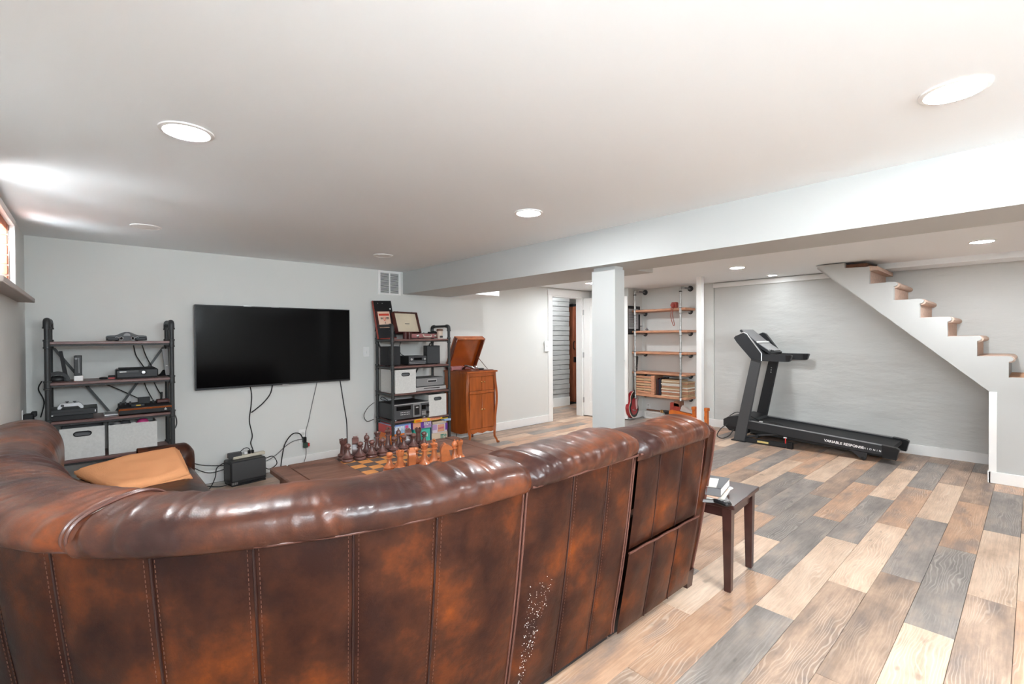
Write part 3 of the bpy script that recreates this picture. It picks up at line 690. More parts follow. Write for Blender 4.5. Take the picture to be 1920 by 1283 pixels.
pw = section('corner_section', 1.284, 3.42, [1.62, 1.855, 2.09, 2.325, 2.585, 2.82, 3.05, 3.24], [(1.273, 2.515, 11.0, -.014, 1.0), (2.472, 3.435, 17.0, -.006, .95)])
pd = section('side_section', 3.44, SB + 1.05, [3.70, 3.95, 4.20], [(3.422, SB + 1.06, 23.0, -.008, .76)], ck=.68)
sweep(pd, SEAT, SB + 1.05, SB + 1.80, 'seat_extension', 'leather'); sweep(pd, PLIN, SB + 1.05, SB + 1.80, 'base_shade', 'black_matte')
rs = random.Random(4); sp = MB()
for i in range(190):
    t = rs.random() ** .8; s_ = 1.245 - (.02 + .11 * t) * rs.random() - .01; z = .12 + .36 * t + rs.uniform(-.03, .03)
    r_ = rs.uniform(.0006, .0016); c = at(s_, back_o(z) + .008, z); sp.ball(c, r_, 5, 3)
so = sp.build('scuff_specks', 'ink_white', pb); so['kind'] = 'stuff'
# rolled double seam on the corner roll
cc_ = Vector((-.135, .83))
for off in (-.007, .007):
    crs = []
    for i, q in enumerate(SECS[2:33]):
        w2 = cc_ + (Vector((q.x, q.y)) - cc_) * .95; crs.append(at(2.494 + off + .010 * math.sin(i * .22), w2.x, w2.y - .006))
    MB().tube(crs, .0045, 6).build('crease_piping', 'leather_piping', pw)
# arm of the recliner end
arm = part_empty('recliner_arm', sofa, (2.40, 1.5, 0))
def armpts(z, y): return (y, z)
wing = [(1.247, .085), (1.205, .30), (1.135, .72), (1.118, .862), (1.14, .880), (1.24, .872), (1.32, .82), (1.40, .72), (1.55, .66), (1.95, .63), (2.02, .58), (2.03, .085)]
MB().prism(wing, 'x', 2.362, 2.430).build('arm_panel', 'leather', arm)
MB().tube([(2.431, 1.243, .1), (2.431, 1.202, .30), (2.431, 1.132, .72), (2.431, 1.115, .864), (2.431, 1.14, .883), (2.431, 1.24, .874)], .006, 6).build('piping', 'leather_piping', arm)
MB().prism([(1.255, .085), (1.236, .165), (1.30, .17), (1.32, .085)], 'x', 2.352, 2.436).build('lower_flap', 'leather', arm)
ga = MB()
for i in range(7): ga.tube(spline([(2.36 + .0095 * i, 1.135, .868), (2.362 + .0095 * i, 1.16, .890 + .006 * (i % 2)), (2.366 + .0095 * i, 1.23, .878)], 4), .009, 6)
ga.build('gathered_edge', 'leather', arm)
for x, y in ((2.385, 1.262), (2.385, 1.98)):
    MB().add([(x - .03, y - .03, .10), (x + .045, y - .03, .10), (x + .045, y + .04, .10), (x - .03, y + .04, .10), (x - .008, y - .018, 0), (x + .045, y - .018, 0), (x + .045, y + .03, 0), (x - .008, y + .03, 0)],
             [(0, 1, 2, 3), (4, 5, 6, 7), (0, 1, 5, 4), (1, 2, 6, 5), (2, 3, 7, 6), (3, 0, 4, 7)]).build('foot', 'end_table_wood', sofa)
# arm at the far end of the side section
fa = part_empty('far_arm', sofa, (.4, 4.2, 0))
ay = YC + 1.80
prof = [(ay + .01, .1), (ay + .01, .50), (ay + .025, .555), (ay + .07, .585), (ay + .14, .59), (ay + .20, .57), (ay + .235, .52), (ay + .24, .1)]
def farm(u, v):
    a = u * 10; i = int(v * (len(prof) - 1) + .5); y, z = prof[i]
    x = .24 + .33 * u; k = max(0, (u - .82) / .18); yc = ay + .125
    return (x, yc + (y - yc) * (1 - .45 * k * k), .1 + (z - .1) * (1 - .12 * k * k))
MB().grid(farm, 24, len(prof) - 1).build('arm_panel', 'leather', fa, ang=70)
MB().add([farm(1, v / 7) for v in range(8)], [tuple(range(8))]).build('arm_front', 'leather', fa)
lb = MB().grid(lambda u, v: (-.10 + .10 * math.sin(PI * v) * math.sin(PI * (u * .9 + .1)) + .02 * math.sin(3 * u), 3.30 + .75 * u, .44 + .13 * v * (1 - .5 * u)), 24, 12); lb.build('lumbar_pad', 'leather', pd, ang=80)

# folded throw on the seat
bl = thing('throw_blanket', 'folded peach-orange fleece blanket lying on the sofa seat', 'blanket', (.22, 3.85, .47))
def layer(k, z0, sh):
    def fn(u, v):
        x = (.13 - .19 * v) + (.36 + .17 * v) * u + sh; y = 3.53 + .14 * u * (1 - v) + .58 * v + sh * .5
        e = min(1, 14 * min(u, 1 - u, v, 1 - v))
        z = z0 + .10 * v ** 1.3 * (.25 + .75 * u) + .012 * math.sin(u * 5 + v * 4 + k) * .6 + .006 * noise.noise(Vector((u * 5, v * 6, k)))
        return (x, y, z - .020 * (1 - e) ** 2)
    return fn
for k in range(3):
    f = layer(k, .482 + .018 * k, -.012 * k)
    g = lambda u, v, f=f: (lambda p: (p[0], p[1], p[2] - .016))(f(u, v))
    mb = MB().grid(f, 24, 24)
    n0 = 25; edge = [(i, 0) for i in range(n0)] + [(n0 - 1, j) for j in range(1, n0)] + [(i, n0 - 1) for i in range(n0 - 2, -1, -1)] + [(0, j) for j in range(n0 - 2, 0, -1)]
    ids = [i * n0 + j for i, j in edge]; k0 = len(mb.v)
    for i in ids: x, y, z = mb.v[i]; mb.v.append((x, y, z - .017))
    m_ = len(ids)
    for q in range(m_): mb.f.append((ids[q], ids[(q + 1) % m_], k0 + (q + 1) % m_, k0 + q))
    mb.build('fold', 'blanket', bl, ang=60)
# ------------------------------------------------------------------ pipe shelf units
def pipe_unit(label, x0, x1, yf, yb, zs, zt=1.50, rp=.0165):
    t = thing('pipe_shelf', label, 'shelf', ((x0 + x1) / 2, (yf + yb) / 2, 0))
    for x in (x0, x1):
        for y in (yf, yb):
            MB().cyl((x, y, .012), (x, y, zt - .03), rp, n=14).build('post', 'black_pipe', t)
            MB().lathe([(.03, 0), (.03, .012), (.02, .016), (.02, .03)], (x, y, 0), 14).build('floor_flange', 'black_pipe', t)
            for z in zs: MB().lathe([(rp, -.052), (rp + .006, -.050), (rp + .006, -.040), (rp + .003, -.037), (rp + .003, .0), (rp + .0065, .002), (rp + .0065, .014), (rp, .016)], (x, y, z), 14).build('tee_fitting', 'black_pipe', t)
            q = 1 if y == yf else -1
            el = spline([(x, y, zt - .055), (x, y, zt - .03), (x, y + q * .008, zt - .008), (x, y + q * .03, zt), (x, y + q * .052, zt)], 5)
            MB().tube(el, rp + .005, 12).lathe([(rp + .008, 0), (rp + .008, .012)], (x, y, zt - .06), 12).build('elbow_fitting', 'black_pipe', t)
        MB().cyl((x, yf + .04, zt), (x, yb - .04, zt), rp * .9, n=12).build('top_rail', 'black_pipe', t)
        for z in zs: MB().cyl((x, yf, z - .016), (x, yb, z - .016), rp * .85, n=10).build('side_rail', 'black_pipe', t)
    for z in zs:
        sh = B('shelf_board', 'shelf_wood', t, x0 + .012, yf - .012, z - .020, x1 - .012, yb + .015, z, b=.003)
        B('under_rail', 'shelf_edge_black', sh, x0 + .012, yf - .004, z - .034, x1 - .012, yf + .018, z - .0205)
    zz = sorted(zs)
    def bar(a, b_): return MB().add([(a[0] - .011, a[1], a[2]), (a[0] + .011, a[1], a[2]), (b_[0] + .011, b_[1], b_[2]), (b_[0] - .011, b_[1], b_[2]), (a[0] - .011, a[1] + .004, a[2]), (a[0] + .011, a[1] + .004, a[2]), (b_[0] + .011, b_[1] + .004, b_[2]), (b_[0] - .011, b_[1] + .004, b_[2])],
                                  [(0, 1, 2, 3), (7, 6, 5, 4), (0, 1, 5, 4), (1, 2, 6, 5), (2, 3, 7, 6), (3, 0, 4, 7)])
    bar((x0 + .02, yb + .012, zz[-1] - .05), ((x0 + x1) / 2 - .025, yb + .012, zz[-3] + .006)).build('cross_brace', 'black_pipe', t)
    bar((x1 - .02, yb + .006, zz[-1] - .05), ((x0 + x1) / 2 + .025, yb + .006, zz[-3] + .006)).build('cross_brace', 'black_pipe', t)
    return t
ZU1 = (1.348, 1.047, .760, .462, .10)
ZU2 = (1.348, 1.043, .738, .432, .10)
pipe_unit('black pipe shelf with game consoles standing in the corner', -.231, .505, 4.79, 5.12, ZU1, 1.503)
pipe_unit('black pipe shelf with stereo and board games beside the cabinet', 2.487, 3.238, 4.745, 5.115, ZU2, 1.500)

def fabric_bin(label, x0, x1, y0, y1, z0, z1, fill=False):
    t = thing('storage_bin', label, 'storage bin', ((x0 + x1) / 2, (y0 + y1) / 2, z0), 0, 'grey fabric storage bins')
    th = .006; zc = z0 + (z1 - z0) * .80; cx = (x0 + x1) / 2; hw = .048
    # front with a stadium shaped hand hole
    hole = [(cx + hw * .62 * math.copysign(1, math.cos(a)) + .020 * math.cos(a), zc + .017 * math.sin(a)) for a in [R(-90 + 18 * i) for i in range(11)]] + [(cx - hw * .62 + .020 * math.cos(a), zc + .017 * math.sin(a)) for a in [R(90 + 18 * i) for i in range(11)]]
    fr = MB(); outer = []
    for (hx, hz) in hole:
        dx, dz = hx - cx, hz - zc
        k = min(((x1 - cx) / abs(dx)) if abs(dx) > 1e-6 else 1e9, ((z1 - zc) / dz) if dz > 1e-6 else ((zc - z0) / -dz) if dz < -1e-6 else 1e9)
        outer.append((cx + dx * k, zc + dz * k))
    n = len(hole)
    for corner in ((x0, z0), (x1, z0), (x1, z1), (x0, z1)):
        i = min(range(n), key=lambda i: (outer[i][0] - corner[0]) ** 2 + (outer[i][1] - corner[1]) ** 2); outer[i] = corner
    for yy in (y0, y0 + th):
        fr.v += [(a, yy, b_) for a, b_ in hole] + [(a, yy, b_) for a, b_ in outer]
    for i in range(n):
        j = (i + 1) % n
        fr.f += [(i, j, n + j, n + i), (2 * n + i, 3 * n + i, 3 * n + j, 2 * n + j), (i, 2 * n + i, 2 * n + j, j), (n + i, n + j, 3 * n + j, 3 * n + i)]
    fr.build('front', 'bin_fabric', t, smooth=False)
    MB().box(x0, y0 + th, z0, x0 + th, y1, z1).box(x1 - th, y0 + th, z0, x1, y1, z1).box(x0 + th, y1 - th, z0, x1 - th, y1, z1).box(x0 + th, y0 + th, z0, x1 - th, y1 - th, z0 + th).build('body', 'bin_fabric', t, smooth=False)
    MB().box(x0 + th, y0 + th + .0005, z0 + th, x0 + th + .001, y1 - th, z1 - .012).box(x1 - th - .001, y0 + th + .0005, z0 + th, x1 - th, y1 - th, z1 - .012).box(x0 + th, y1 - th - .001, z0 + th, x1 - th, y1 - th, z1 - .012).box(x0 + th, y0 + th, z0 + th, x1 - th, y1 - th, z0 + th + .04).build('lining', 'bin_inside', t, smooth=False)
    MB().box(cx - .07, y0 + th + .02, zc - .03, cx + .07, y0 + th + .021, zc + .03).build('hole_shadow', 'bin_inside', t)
    ring = [(a, y0 - .001, b_) for a, b_ in hole]
    MB().tube(ring, .0035, 6, closed=True).build('hole_trim', 'black_plastic', t)
    return t
fabric_bin('pale grey fabric bin with hand hole, on the corner shelf near the window', -.175, .079, 4.815, 5.10, .464, .697)
b2 = thing('storage_bin', 'pale grey fabric bin filled with odds and ends on the corner shelf', 'storage bin', (.25, 4.95, .464), 0, 'grey fabric storage bins')
MB().box(.101, 4.815, .464, .404, 4.821, .692).box(.101, 4.821, .464, .107, 5.1, .692).box(.398, 4.821, .464, .404, 5.1, .692).box(.107, 5.094, .464, .398, 5.1, .692).box(.107, 4.821, .464, .398, 5.094, .47).build('body', 'bin_fabric', b2, smooth=False)
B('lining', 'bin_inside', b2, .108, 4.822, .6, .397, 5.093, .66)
for i, (x, y, r, m) in enumerate([(.15, 4.86, .03, 'grey_plastic'), (.205, 4.87, .034, 'graphite'), (.255, 4.85, .022, 'white_plastic')]):
    tag(MB().lathe([(r * .5, 0), (r, r * .5), (r * 1.05, r), (r * .8, r * 1.6), (r * .3, r * 1.9)], (x, y, .655), 14).build('bin_toy', m), ['grey knob-shaped gadget in the open bin', 'dark rounded gadget in the middle of the open bin', 'small white gadget beside the red ball in the open bin'][i], 'gadget')
tag(MB().ball((.315, 4.865, .685), (.04, .035, .034)).build('red_ball', 'g_pink'), 'dark pink ball peeking out of the open bin', 'ball')
fabric_bin('grey fabric storage bin on the shelf under the left speaker', 2.505, 2.765, 4.72, 5.06, .740, 1.003)
fabric_bin('grey fabric storage bin on the shelf above the board games', 2.942, 3.188, 4.735, 5.06, .434, .690)

# ---- things on the corner unit
t = thing('game_console', 'dark grey rounded game console with four round ports on the top shelf', 'game console', (.222, 4.90, 1.349))
prof = [(-.126, 0), (-.126, .030), (-.12, .038), (-.10, .041), (-.075, .042), (-.05, .05), (-.03, .062), (-.012, .068), (.012, .068), (.03, .062), (.05, .05), (.075, .042), (.10, .041), (.12, .038), (.126, .030), (.126, 0)]
MB().prism([(a, b_ + .004) for a, b_ in prof], 'y', -.055, .12).build('shell', 'graphite', t, local=True)
MB().prism([(a * .93, b_ * .55 + .004) for a, b_ in prof], 'y', -.068, -.05).build('front_lip', 'graphite', t, local=True)
for sx in (-1, 1): MB().box(sx * .086 - .038, -.076, .003, sx * .086 + .038, -.04, .03, b=.008).build('corner_foot', 'charcoal', t, local=True)
for x in (-.063, -.035, .035, .063): MB().lathe([(.012, 0), (.012, -.003), (.009, -.004), (.009, .001)], (x, -.068, .022), 14, 'y').build('port', 'silver', t, local=True)
MB().lathe([(.022, 0), (.020, -.003), (.001, -.004)], (0, -.056, .043), 16, 'y').build('badge', 'grey_plastic', t, local=True)
for sx in (-.06, .06): MB().lathe([(.01, 0), (.01, .004)], (sx, -.02, 0), 10).build('foot', 'black_matte', t, local=True)

t = thing('headset_stand', 'black curved stand with tall leaning fin at the shelf end', 'stand', (-.17, 4.95, 1.048))
arc = [(.07 * math.cos(R(a)) - .0, .072 * math.sin(R(a))) for a in range(0, 181, 12)]
MB().prism([(x - .015, z + .001) for x, z in arc] + [(x * .72 - .015, z * .66) for x, z in reversed(arc)], 'y', -.03, .03).build('arched_base', 'black_plastic', t, local=True)
MB().ball((-.015, 0, .012), (.05, .028, .03)).build('dome', 'black_plastic', t, local=True)
MB().prism([(-.005, .228), (.014, .228), (.048, 0), (.022, 0)], 'y', -.022, .022).build('fin', 'black_matte', t, local=True)

t = thing('slim_console', 'slim black upright game console on a white dock', 'game console', (-.068, 4.88, 1.048))
MB().box(-.025, -.03, 0, .028, .09, .04, b=.003).build('dock', 'white_plastic', t, local=True)
MB().box(-.023, -.022, .040, .021, .13, .192, b=.003).build('body', 'black_plastic', t, local=True)
B('disc_slot', 'grey_plastic', t, .003, -.0235, .06, .007, -.021, .175, local=True)
MB().lathe([(.008, 0), (.008, -.002)], (-.011, -.022, .17), 12, 'y').build('button', 'grey_plastic', t, local=True)

tag(MB().lathe([(.022, 0), (.027, .005), (.024, .013), (.01, .016)], (.078, 4.95, 1.048), 18).build('puck', 'black_matte'), 'small flat black puck beside the red case on the shelf', 'gadget')
t = thing('small_case', 'small dark red and black case next to the wide console', 'case', (.128, 4.95, 1.048))
B('case_body', 'black_matte', t, -.022, -.02, .010, .022, .02, .026, b=.003, local=True); B('case_base', 'g_red', t, -.021, -.019, 0, .021, .019, .0105, local=True)
t = thing('game_console', 'wide black game console with round power button on the middle shelf', 'game console', (.285, 4.92, 1.048))
MB().box(-.134, -.075, .004, .134, .14, .074, b=.008).build('shell', 'charcoal', t, local=True)
MB().box(-.115, -.06, .074, .118, .12, .083, b=.004).build('top_plate', 'black_matte', t, local=True)
B('drive_tray', 'graphite', t, -.128, -.078, .046, .008, -.074, .064, b=.001, local=True)
B('label', 'ink_white', t, -.112, -.0792, .052, -.07, -.0775, .058, local=True)
MB().lathe([(.019, 0), (.019, -.003), (.017, -.004)], (.038, -.075, .046), 18, 'y').build('button_ring', 'black_plastic', t, local=True)
MB().lathe([(.013, -.003), (.012, -.0055), (.001, -.006)], (.038, -.0755, .045), 16, 'y').build('power_button', 'silver', t, local=True)
MB().box(-.13, -.07, 0, .13, .13, .005).build('foot', 'black_matte', t, local=True)
t = thing('tower_console', 'silver-grey slim tower leaning upright on a black round stand', 'game console', (.478, 5.0, 1.048))
MB().lathe([(.052, 0), (.050, .006), (.03, .02), (.012, .05)], (0, .03, 0), 18).build('round_stand', 'black_plastic', t, local=True)
MB().prism([(-.020, .228), (.018, .232), (.028, .006), (.004, .006)], 'y', -.03, .02).build('body', 'grey_plastic', t, local=True)
B('label', 'ink_white', t, .003, -.0315, .085, .017, -.0295, .089, local=True)
t = thing('media_console', 'flat wide black console below the grey controller', 'game console', (-.098, 4.93, .761))
MB().box(-.137, -.12, .036, .137, .13, .082, b=.003).build('upper_shell', 'charcoal', t, local=True)
MB().box(-.137, -.112, 0, .112, .12, .036, b=.002).build('lower_shell', 'black_matte', t, local=True)
B('disc_slot', 'black_plastic', t, -.12, -.1215, .058, .06, -.119, .064, local=True)
B('front_sticker', 'white_plastic', t, -.134, -.1215, .038, -.108, -.119, .046, local=True); B('side_light', 'white_plastic', t, .122, -.1215, .05, .126, -.119, .066, local=True)
t = thing('game_controller', 'light grey game controller with two thumbsticks on the flat console', 'controller', (-.112, 4.87, .843))
hull = [(-.07, 0), (-.072, .012), (-.06, .034), (-.045, .045), (-.02, .042), (.02, .042), (.045, .045), (.06, .034), (.072, .012), (.07, 0), (.055, .001), (.042, .018), (-.042, .018), (-.055, .001)]
MB().prism(hull, 'y', -.03, .02).build('shell', 'silver', t, local=True)
for sx in (-.02, .022): MB().lathe([(.006, .04), (.006, .048), (.011, .050), (.011, .054)], (sx, -.005, 0), 12).build('thumbstick', 'graphite', t, local=True)
MB().lathe([(.01, 0), (.01, -.002)], (-.045, -.03, .026), 12, 'y').build('direction_pad', 'graphite', t, local=True)
t = thing('flat_drive', 'flat silver slab lying between the two lower consoles', 'drive', (.138, 4.92, .761))
MB().box(-.062, -.06, 0, .065, .09, .012, b=.003).build('base', 'silver', t, local=True); B('top_plate', 'grey_plastic', t, -.055, -.054, .012, .058, .08, .015, local=True)
t = thing('wood_grain_console', 'vintage black console with orange wood-grain front and joystick', 'game console', (.33, 4.91, .761))
MB().prism([(-.14, .012), (-.14, .060), (-.10, .064), (.12, .075), (.12, 0), (-.11, 0)], 'x', -.165, .165).build('shell', 'black_matte', t, local=True)
MB().prism([(-.148, .052), (-.118, .010), (-.114, .013), (-.143, .055)], 'x', -.168, .168).build('wood_front', 'atari_wood', t, local=True)
for dx in (-.006, 0, .006): MB().box(.128 + dx - .0015, -.142, .022, .128 + dx + .0015, -.134, .040 if dx == 0 else .034).build('logo_mark', 'ink_white', t, local=True)
MB().box(-.04, .02, .068, .04, .05, .122, b=.003).build('cartridge', 'black_plastic', t, local=True)
MB().box(-.09, -.10, .062, -.004, -.03, .082, b=.003).build('cartridge', 'charcoal', t, local=True)
B('cartridge_label', 'g_yellow', t, -.06, -.1012, .068, -.03, -.0995, .075, local=True)
for x in (-.15, -.12, -.09, .06, .085): MB().box(x - .006, .02, .07, x + .006, .034, .094, b=.001).build('switch', 'black_plastic', t, local=True)
MB().box(.08, -.05, .072, .165, .04, .098, b=.004).build('joystick_base', 'oxblood', t, local=True)
MB().cyl((.112, -.01, .098), (.114, -.01, .158), .007, .009, 10).build('joystick_lever', 'black_plastic', t, local=True)

# ---- things on the right unit
t = thing('black_case', 'tall narrow black case with red edges leaning on the wall above the shelf', 'case', (2.585, 5.045, 1.349))
def lean(mb): return mb.xf(Matrix.Rotation(R(-13), 4, 'X') @ Matrix.Rotation(R(-2.5), 4, 'Y'))
lean(MB().box(-.115, -.012, .004, .115, .012, .462, b=.003)).build('board', 'charcoal', t, local=True)
lean(MB().box(-.113, -.0135, .25, .113, -.011, .46)).build('dark_face', 'black_plastic', t, local=True)
lean(MB().box(-.122, -.016, .004, -.114, .014, .462, b=.002)).build('red_edge', 'red_leather', t, local=True)
lean(MB().box(-.100, -.0145, .0, .112, -.0125, .010)).build('red_base', 'red_leather', t, local=True)
lean(MB().lathe([(.009, 0), (.009, -.003)], (.085, -.0135, .36), 10, 'y')).build('sticker', 'ink_white', t, local=True)
for q in (-.06, -.005): lean(MB().lathe([(.004, 0), (.004, -.003)], (q, -.0135, .43 - .005 * q), 8, 'y')).build('rivet', 'silver', t, local=True)
t = thing('small_poster', 'cream and red printed poster card on the black case', 'poster', (2.565, 5.056, 1.50))
lp = lambda mb: mb.xf(Matrix.Rotation(R(-13), 4, 'X') @ Matrix.Rotation(R(-2.5), 4, 'Y'))
lp(MB().box(-.092, .004, -.02, .088, .007, .182)).build('red_backing', 'oxblood', t, local=True)
lp(MB().box(-.072, .001, -.02, .078, .0045, .175)).build('card', 'poster_cream', t, local=True)
lp(MB().box(-.062, 0, .125, .068, .0015, .150)).build('red_band', 'poster_red', t, local=True)
def glyphs(parent, fn, x0, x1, z0, z1, m, seed, n, tf=None):
    rg_ = random.Random(seed); mb = MB(); wd_ = (x1 - x0) / n
    for i in range(n):
        a = x0 + i * wd_; sw_ = wd_ * .22
        fn(mb, a, z0, a + sw_, z1)
        if rg_.random() < .7: fn(mb, a + wd_ * .55, z0, a + wd_ * .55 + sw_, z1)
        zz_ = rg_.choice([z0, (z0 + z1) / 2, z1 - (z1 - z0) * .25]); fn(mb, a, zz_, a + wd_ * .77, zz_ + (z1 - z0) * .24)
    if tf: tf(mb)
    o = mb.build('lettering', m, parent, local=True); return o
glyphs(t, lambda mb, a, b_, c, d: mb.box(a, -.0005, b_, c, .0012, d), -.045, -.012, .082, .105, 'ink', 1, 3, lp)
glyphs(t, lambda mb, a, b_, c, d: mb.box(a, -.0005, b_, c, .0012, d), -.008, .022, .066, .108, 'poster_red', 2, 2, lp)
glyphs(t, lambda mb, a, b_, c, d: mb.box(a, -.0005, b_, c, .0012, d), .026, .060, .082, .105, 'ink', 3, 3, lp)
lp(MB().box(.004, -.0005, .03, .010, .0012, .052).box(-.05, -.0005, -.012, -.02, .0012, .0)).build('figure', 'ink', t, local=True)

t = thing('suitcase_turntable', 'open suitcase record player with cream lid and pink front', 'record player', (2.96, 4.93, 1.349))
MB().box(-.17, -.075, .004, .262, .13, .062, b=.006).build('base', 'oxblood', t, local=True)
MB().box(-.168, -.0775, .012, .26, -.074, .060, b=.001).build('pink_front', 'suitcase_pink', t, local=True)
for x in (-.09, .155): MB().lathe([(.018, 0), (.018, -.012), (.015, -.014)], (x, -.077, .035), 16, 'y').build('knob', 'chrome', t, local=True)
hd = spline([(-.02, -.078, .05), (-.02, -.10, .045), (-.015, -.105, .026), (.075, -.105, .026), (.08, -.10, .045), (.08, -.078, .05)], 5)
MB().tube(hd, .006, 8).build('handle', 'cream_binding', t, local=True)
for x in (-.19, -.14): pass
def lidm(mb): return mb.xf(Matrix.Translation((-.115, .085, .075)) @ Matrix.Rotation(R(9), 4, 'Z') @ Matrix.Rotation(R(-19), 4, 'X'))
lidm(MB().box(-.176, -.03, 0, -.166, .03, .25, b=.003).box(.166, -.03, 0, .176, .03, .25, b=.003).box(-.176, -.03, -.008, .176, .03, .003, b=.003).box(-.176, -.03, .246, .176, .03, .256, b=.003).box(-.17, .012, 0, .17, .03, .25)).build('lid', 'oxblood', t, local=True)
lidm(MB().box(-.166, .005, .003, .166, .0125, .246)).build('lid_lining', 'lid_cream', t, local=True)
lidm(MB().box(-.022, .0035, .112, .045, .0055, .119)).build('lid_mark', 'ink', t, local=True)
for x in (-.10, .11): lidm(MB().box(x - .014, -.01, .254, x + .014, .01, .266, b=.003)).build('latch', 'black_plastic', t, local=True)
MB().lathe([(.13, .062), (.13, .069), (.004, .070), (.004, .078)], (.06, .03, 0), 30).build('platter', 'black_plastic', t, local=True)
MB().tube(spline([(.22, .09, .09), (.225, .03, .092), (.20, -.02, .086), (.18, -.04, .08)], 5), .006, 8).build('tone_arm', 'black_plastic', t, local=True)
MB().box(.08, -.05, .062, .20, -.02, .084, b=.004).build('control_block', 'black_plastic', t, local=True)
for x, c in ((2.715, 'dark red tumbler nearest the open suitcase lid'), (2.765, 'dark red tumbler beside the pink suitcase front')):
    tag(MB().lathe([(.024, 0), (.028, .075), (.025, .075), (.022, .01)], (x, 4.86, 1.349), 16).build('tumbler', 'oxblood'), c, 'cup')
t = thing('paper_cup', 'lidded paper coffee cup on the shelf beside the suitcase player', 'cup', (3.165, 4.83, 1.349))
MB().lathe([(.031, 0), (.037, .095), (.001, .095)], n=18).build('cup_body', 'cup_paper', t, local=True); MB().lathe([(.041, .093), (.041, .106), (.036, .118), (.001, .12)], n=18).build('lid', 'cup_lid', t, local=True)
MB().box(-.02, -.0345, .012, .02, -.030, .034).build('print', 'graphite', t, local=True)
def speaker(label, x0, x1, y0, y1, rz=0):
    cx, cy = (x0 + x1) / 2, (y0 + y1) / 2; t = thing('bookshelf_speaker', label, 'speaker', (cx, cy, 1.044), rz, 'black bookshelf speakers')
    hx, hy = (x1 - x0) / 2, (y1 - y0) / 2
    MB().box(-hx, -hy + .012, .006, hx, hy, .222, b=.003).build('cabinet', 'black_matte', t, local=True)
    MB().box(-hx + .003, -hy, .01, hx - .003, -hy + .012, .218, b=.003).build('grille', 'charcoal', t, local=True)
    for sx in (-1, 1): MB().lathe([(.008, 0), (.008, .006)], (sx * (hx - .02), 0, 0), 8).build('foot', 'black_plastic', t, local=True)
speaker('black bookshelf speaker at the shelf end nearest the television', 2.47, 2.625, 4.82, 5.0, R(6))
speaker('black bookshelf speaker at the shelf end nearest the wooden cabinet', 3.0, 3.165, 4.80, 4.97, R(-18))
t = thing('stereo_receiver', 'compact black stereo receiver between the two speakers', 'receiver', (2.86, 4.95, 1.044))
MB().box(-.12, -.11, .004, .12, .11, .106, b=.003).build('case', 'black_plastic', t, local=True)
MB().box(-.118, -.1135, .008, .118, -.109, .103, b=.001).build('fascia', 'graphite', t, local=True)
for x in (-.085, .09): MB().lathe([(.013, 0), (.012, -.012), (.001, -.013)], (x, -.113, .066), 14, 'y').build('knob', 'silver', t, local=True)
B('display', 'screen_black', t, -.05, -.115, .055, .055, -.113, .085, local=True); B('lower_band', 'silver', t, -.11, -.1150, .030, .11, -.113, .034, local=True); B('lower_band', 'silver', t, -.10, -.1150, .014, .10, -.113, .018, local=True)
t = thing('video_recorder', 'dark grey video recorder with tape slot on the lower stereo shelf', 'video recorder', (2.985, 4.90, .789))
MB().box(-.19, -.13, 0, .19, .13, .102, b=.006).build('case', 'graphite', t, local=True); MB().box(-.188, -.134, .006, .188, -.128, .098, b=.002).build('fascia', 'grey_plastic', t, local=True)
B('tape_slot', 'silver', t, -.04, -.1365, .046, .09, -.1335, .082, b=.001, local=True); B('slot_flap', 'charcoal', t, -.032, -.138, .050, .082, -.136, .070, local=True)
t = thing('disc_player', 'slim silver disc player under the video recorder', 'disc player', (2.995, 4.90, .739))
MB().box(-.215, -.13, 0, .215, .13, .049, b=.003).build('case', 'graphite', t, local=True); MB().box(-.21, -.136, .004, .21, -.129, .047, b=.002).build('fascia', 'silver', t, local=True)
B('tray', 'black_plastic', t, -.10, -.1375, .025, .12, -.1355, .033, local=True)
t = thing('disc_changer', 'big black disc changer with three-part front on the lower shelf', 'disc changer', (2.725, 4.93, .433))
MB().box(-.235, -.19, .012, .225, .17, .190, b=.006).build('case', 'charcoal', t, local=True); MB().box(-.232, -.196, .016, .222, -.188, .186, b=.002).build('fascia', 'graphite', t, local=True)
MB().box(-.225, -.199, .174, .215, -.195, .184, b=.001).build('top_bright_strip', 'silver', t, local=True)
MB().box(-.20, -.1985, .115, -.02, -.195, .160, b=.001).build('display', 'screen_black', t, local=True)
MB().box(.005, -.203, .022, .105, -.195, .172, b=.003).build('centre_door', 'grey_plastic', t, local=True); B('door_window', 'black_plastic', t, .022, -.205, .045, .088, -.2025, .155, local=True)
B('door_badge', 'silver', t, .040, -.2065, .125, .072, -.2045, .138, local=True)
B('right_display', 'screen_black', t, .122, -.1985, .10, .175, -.195, .15, local=True)
for z in (.14, .06): MB().lathe([(.017, 0), (.016, -.014), (.001, -.015)], (.20, -.196, z), 16, 'y').build('knob', 'black_plastic', t, local=True)
for i in range(4): B('button_row', 'silver', t, .122, -.1985, .034 + i * .013, .178, -.195, .040 + i * .013, local=True)
for i in range(12): B('button', 'ink_white', t, -.15 + (i % 6) * .02, -.1985, .085 - .022 * (i // 6), -.139 + (i % 6) * .02, -.195, .091 - .022 * (i // 6), local=True)
for sx in (-.19, .18): MB().lathe([(.02, 0), (.018, .014)], (sx, -.15, 0), 12).build('foot', 'silver', t, local=True)

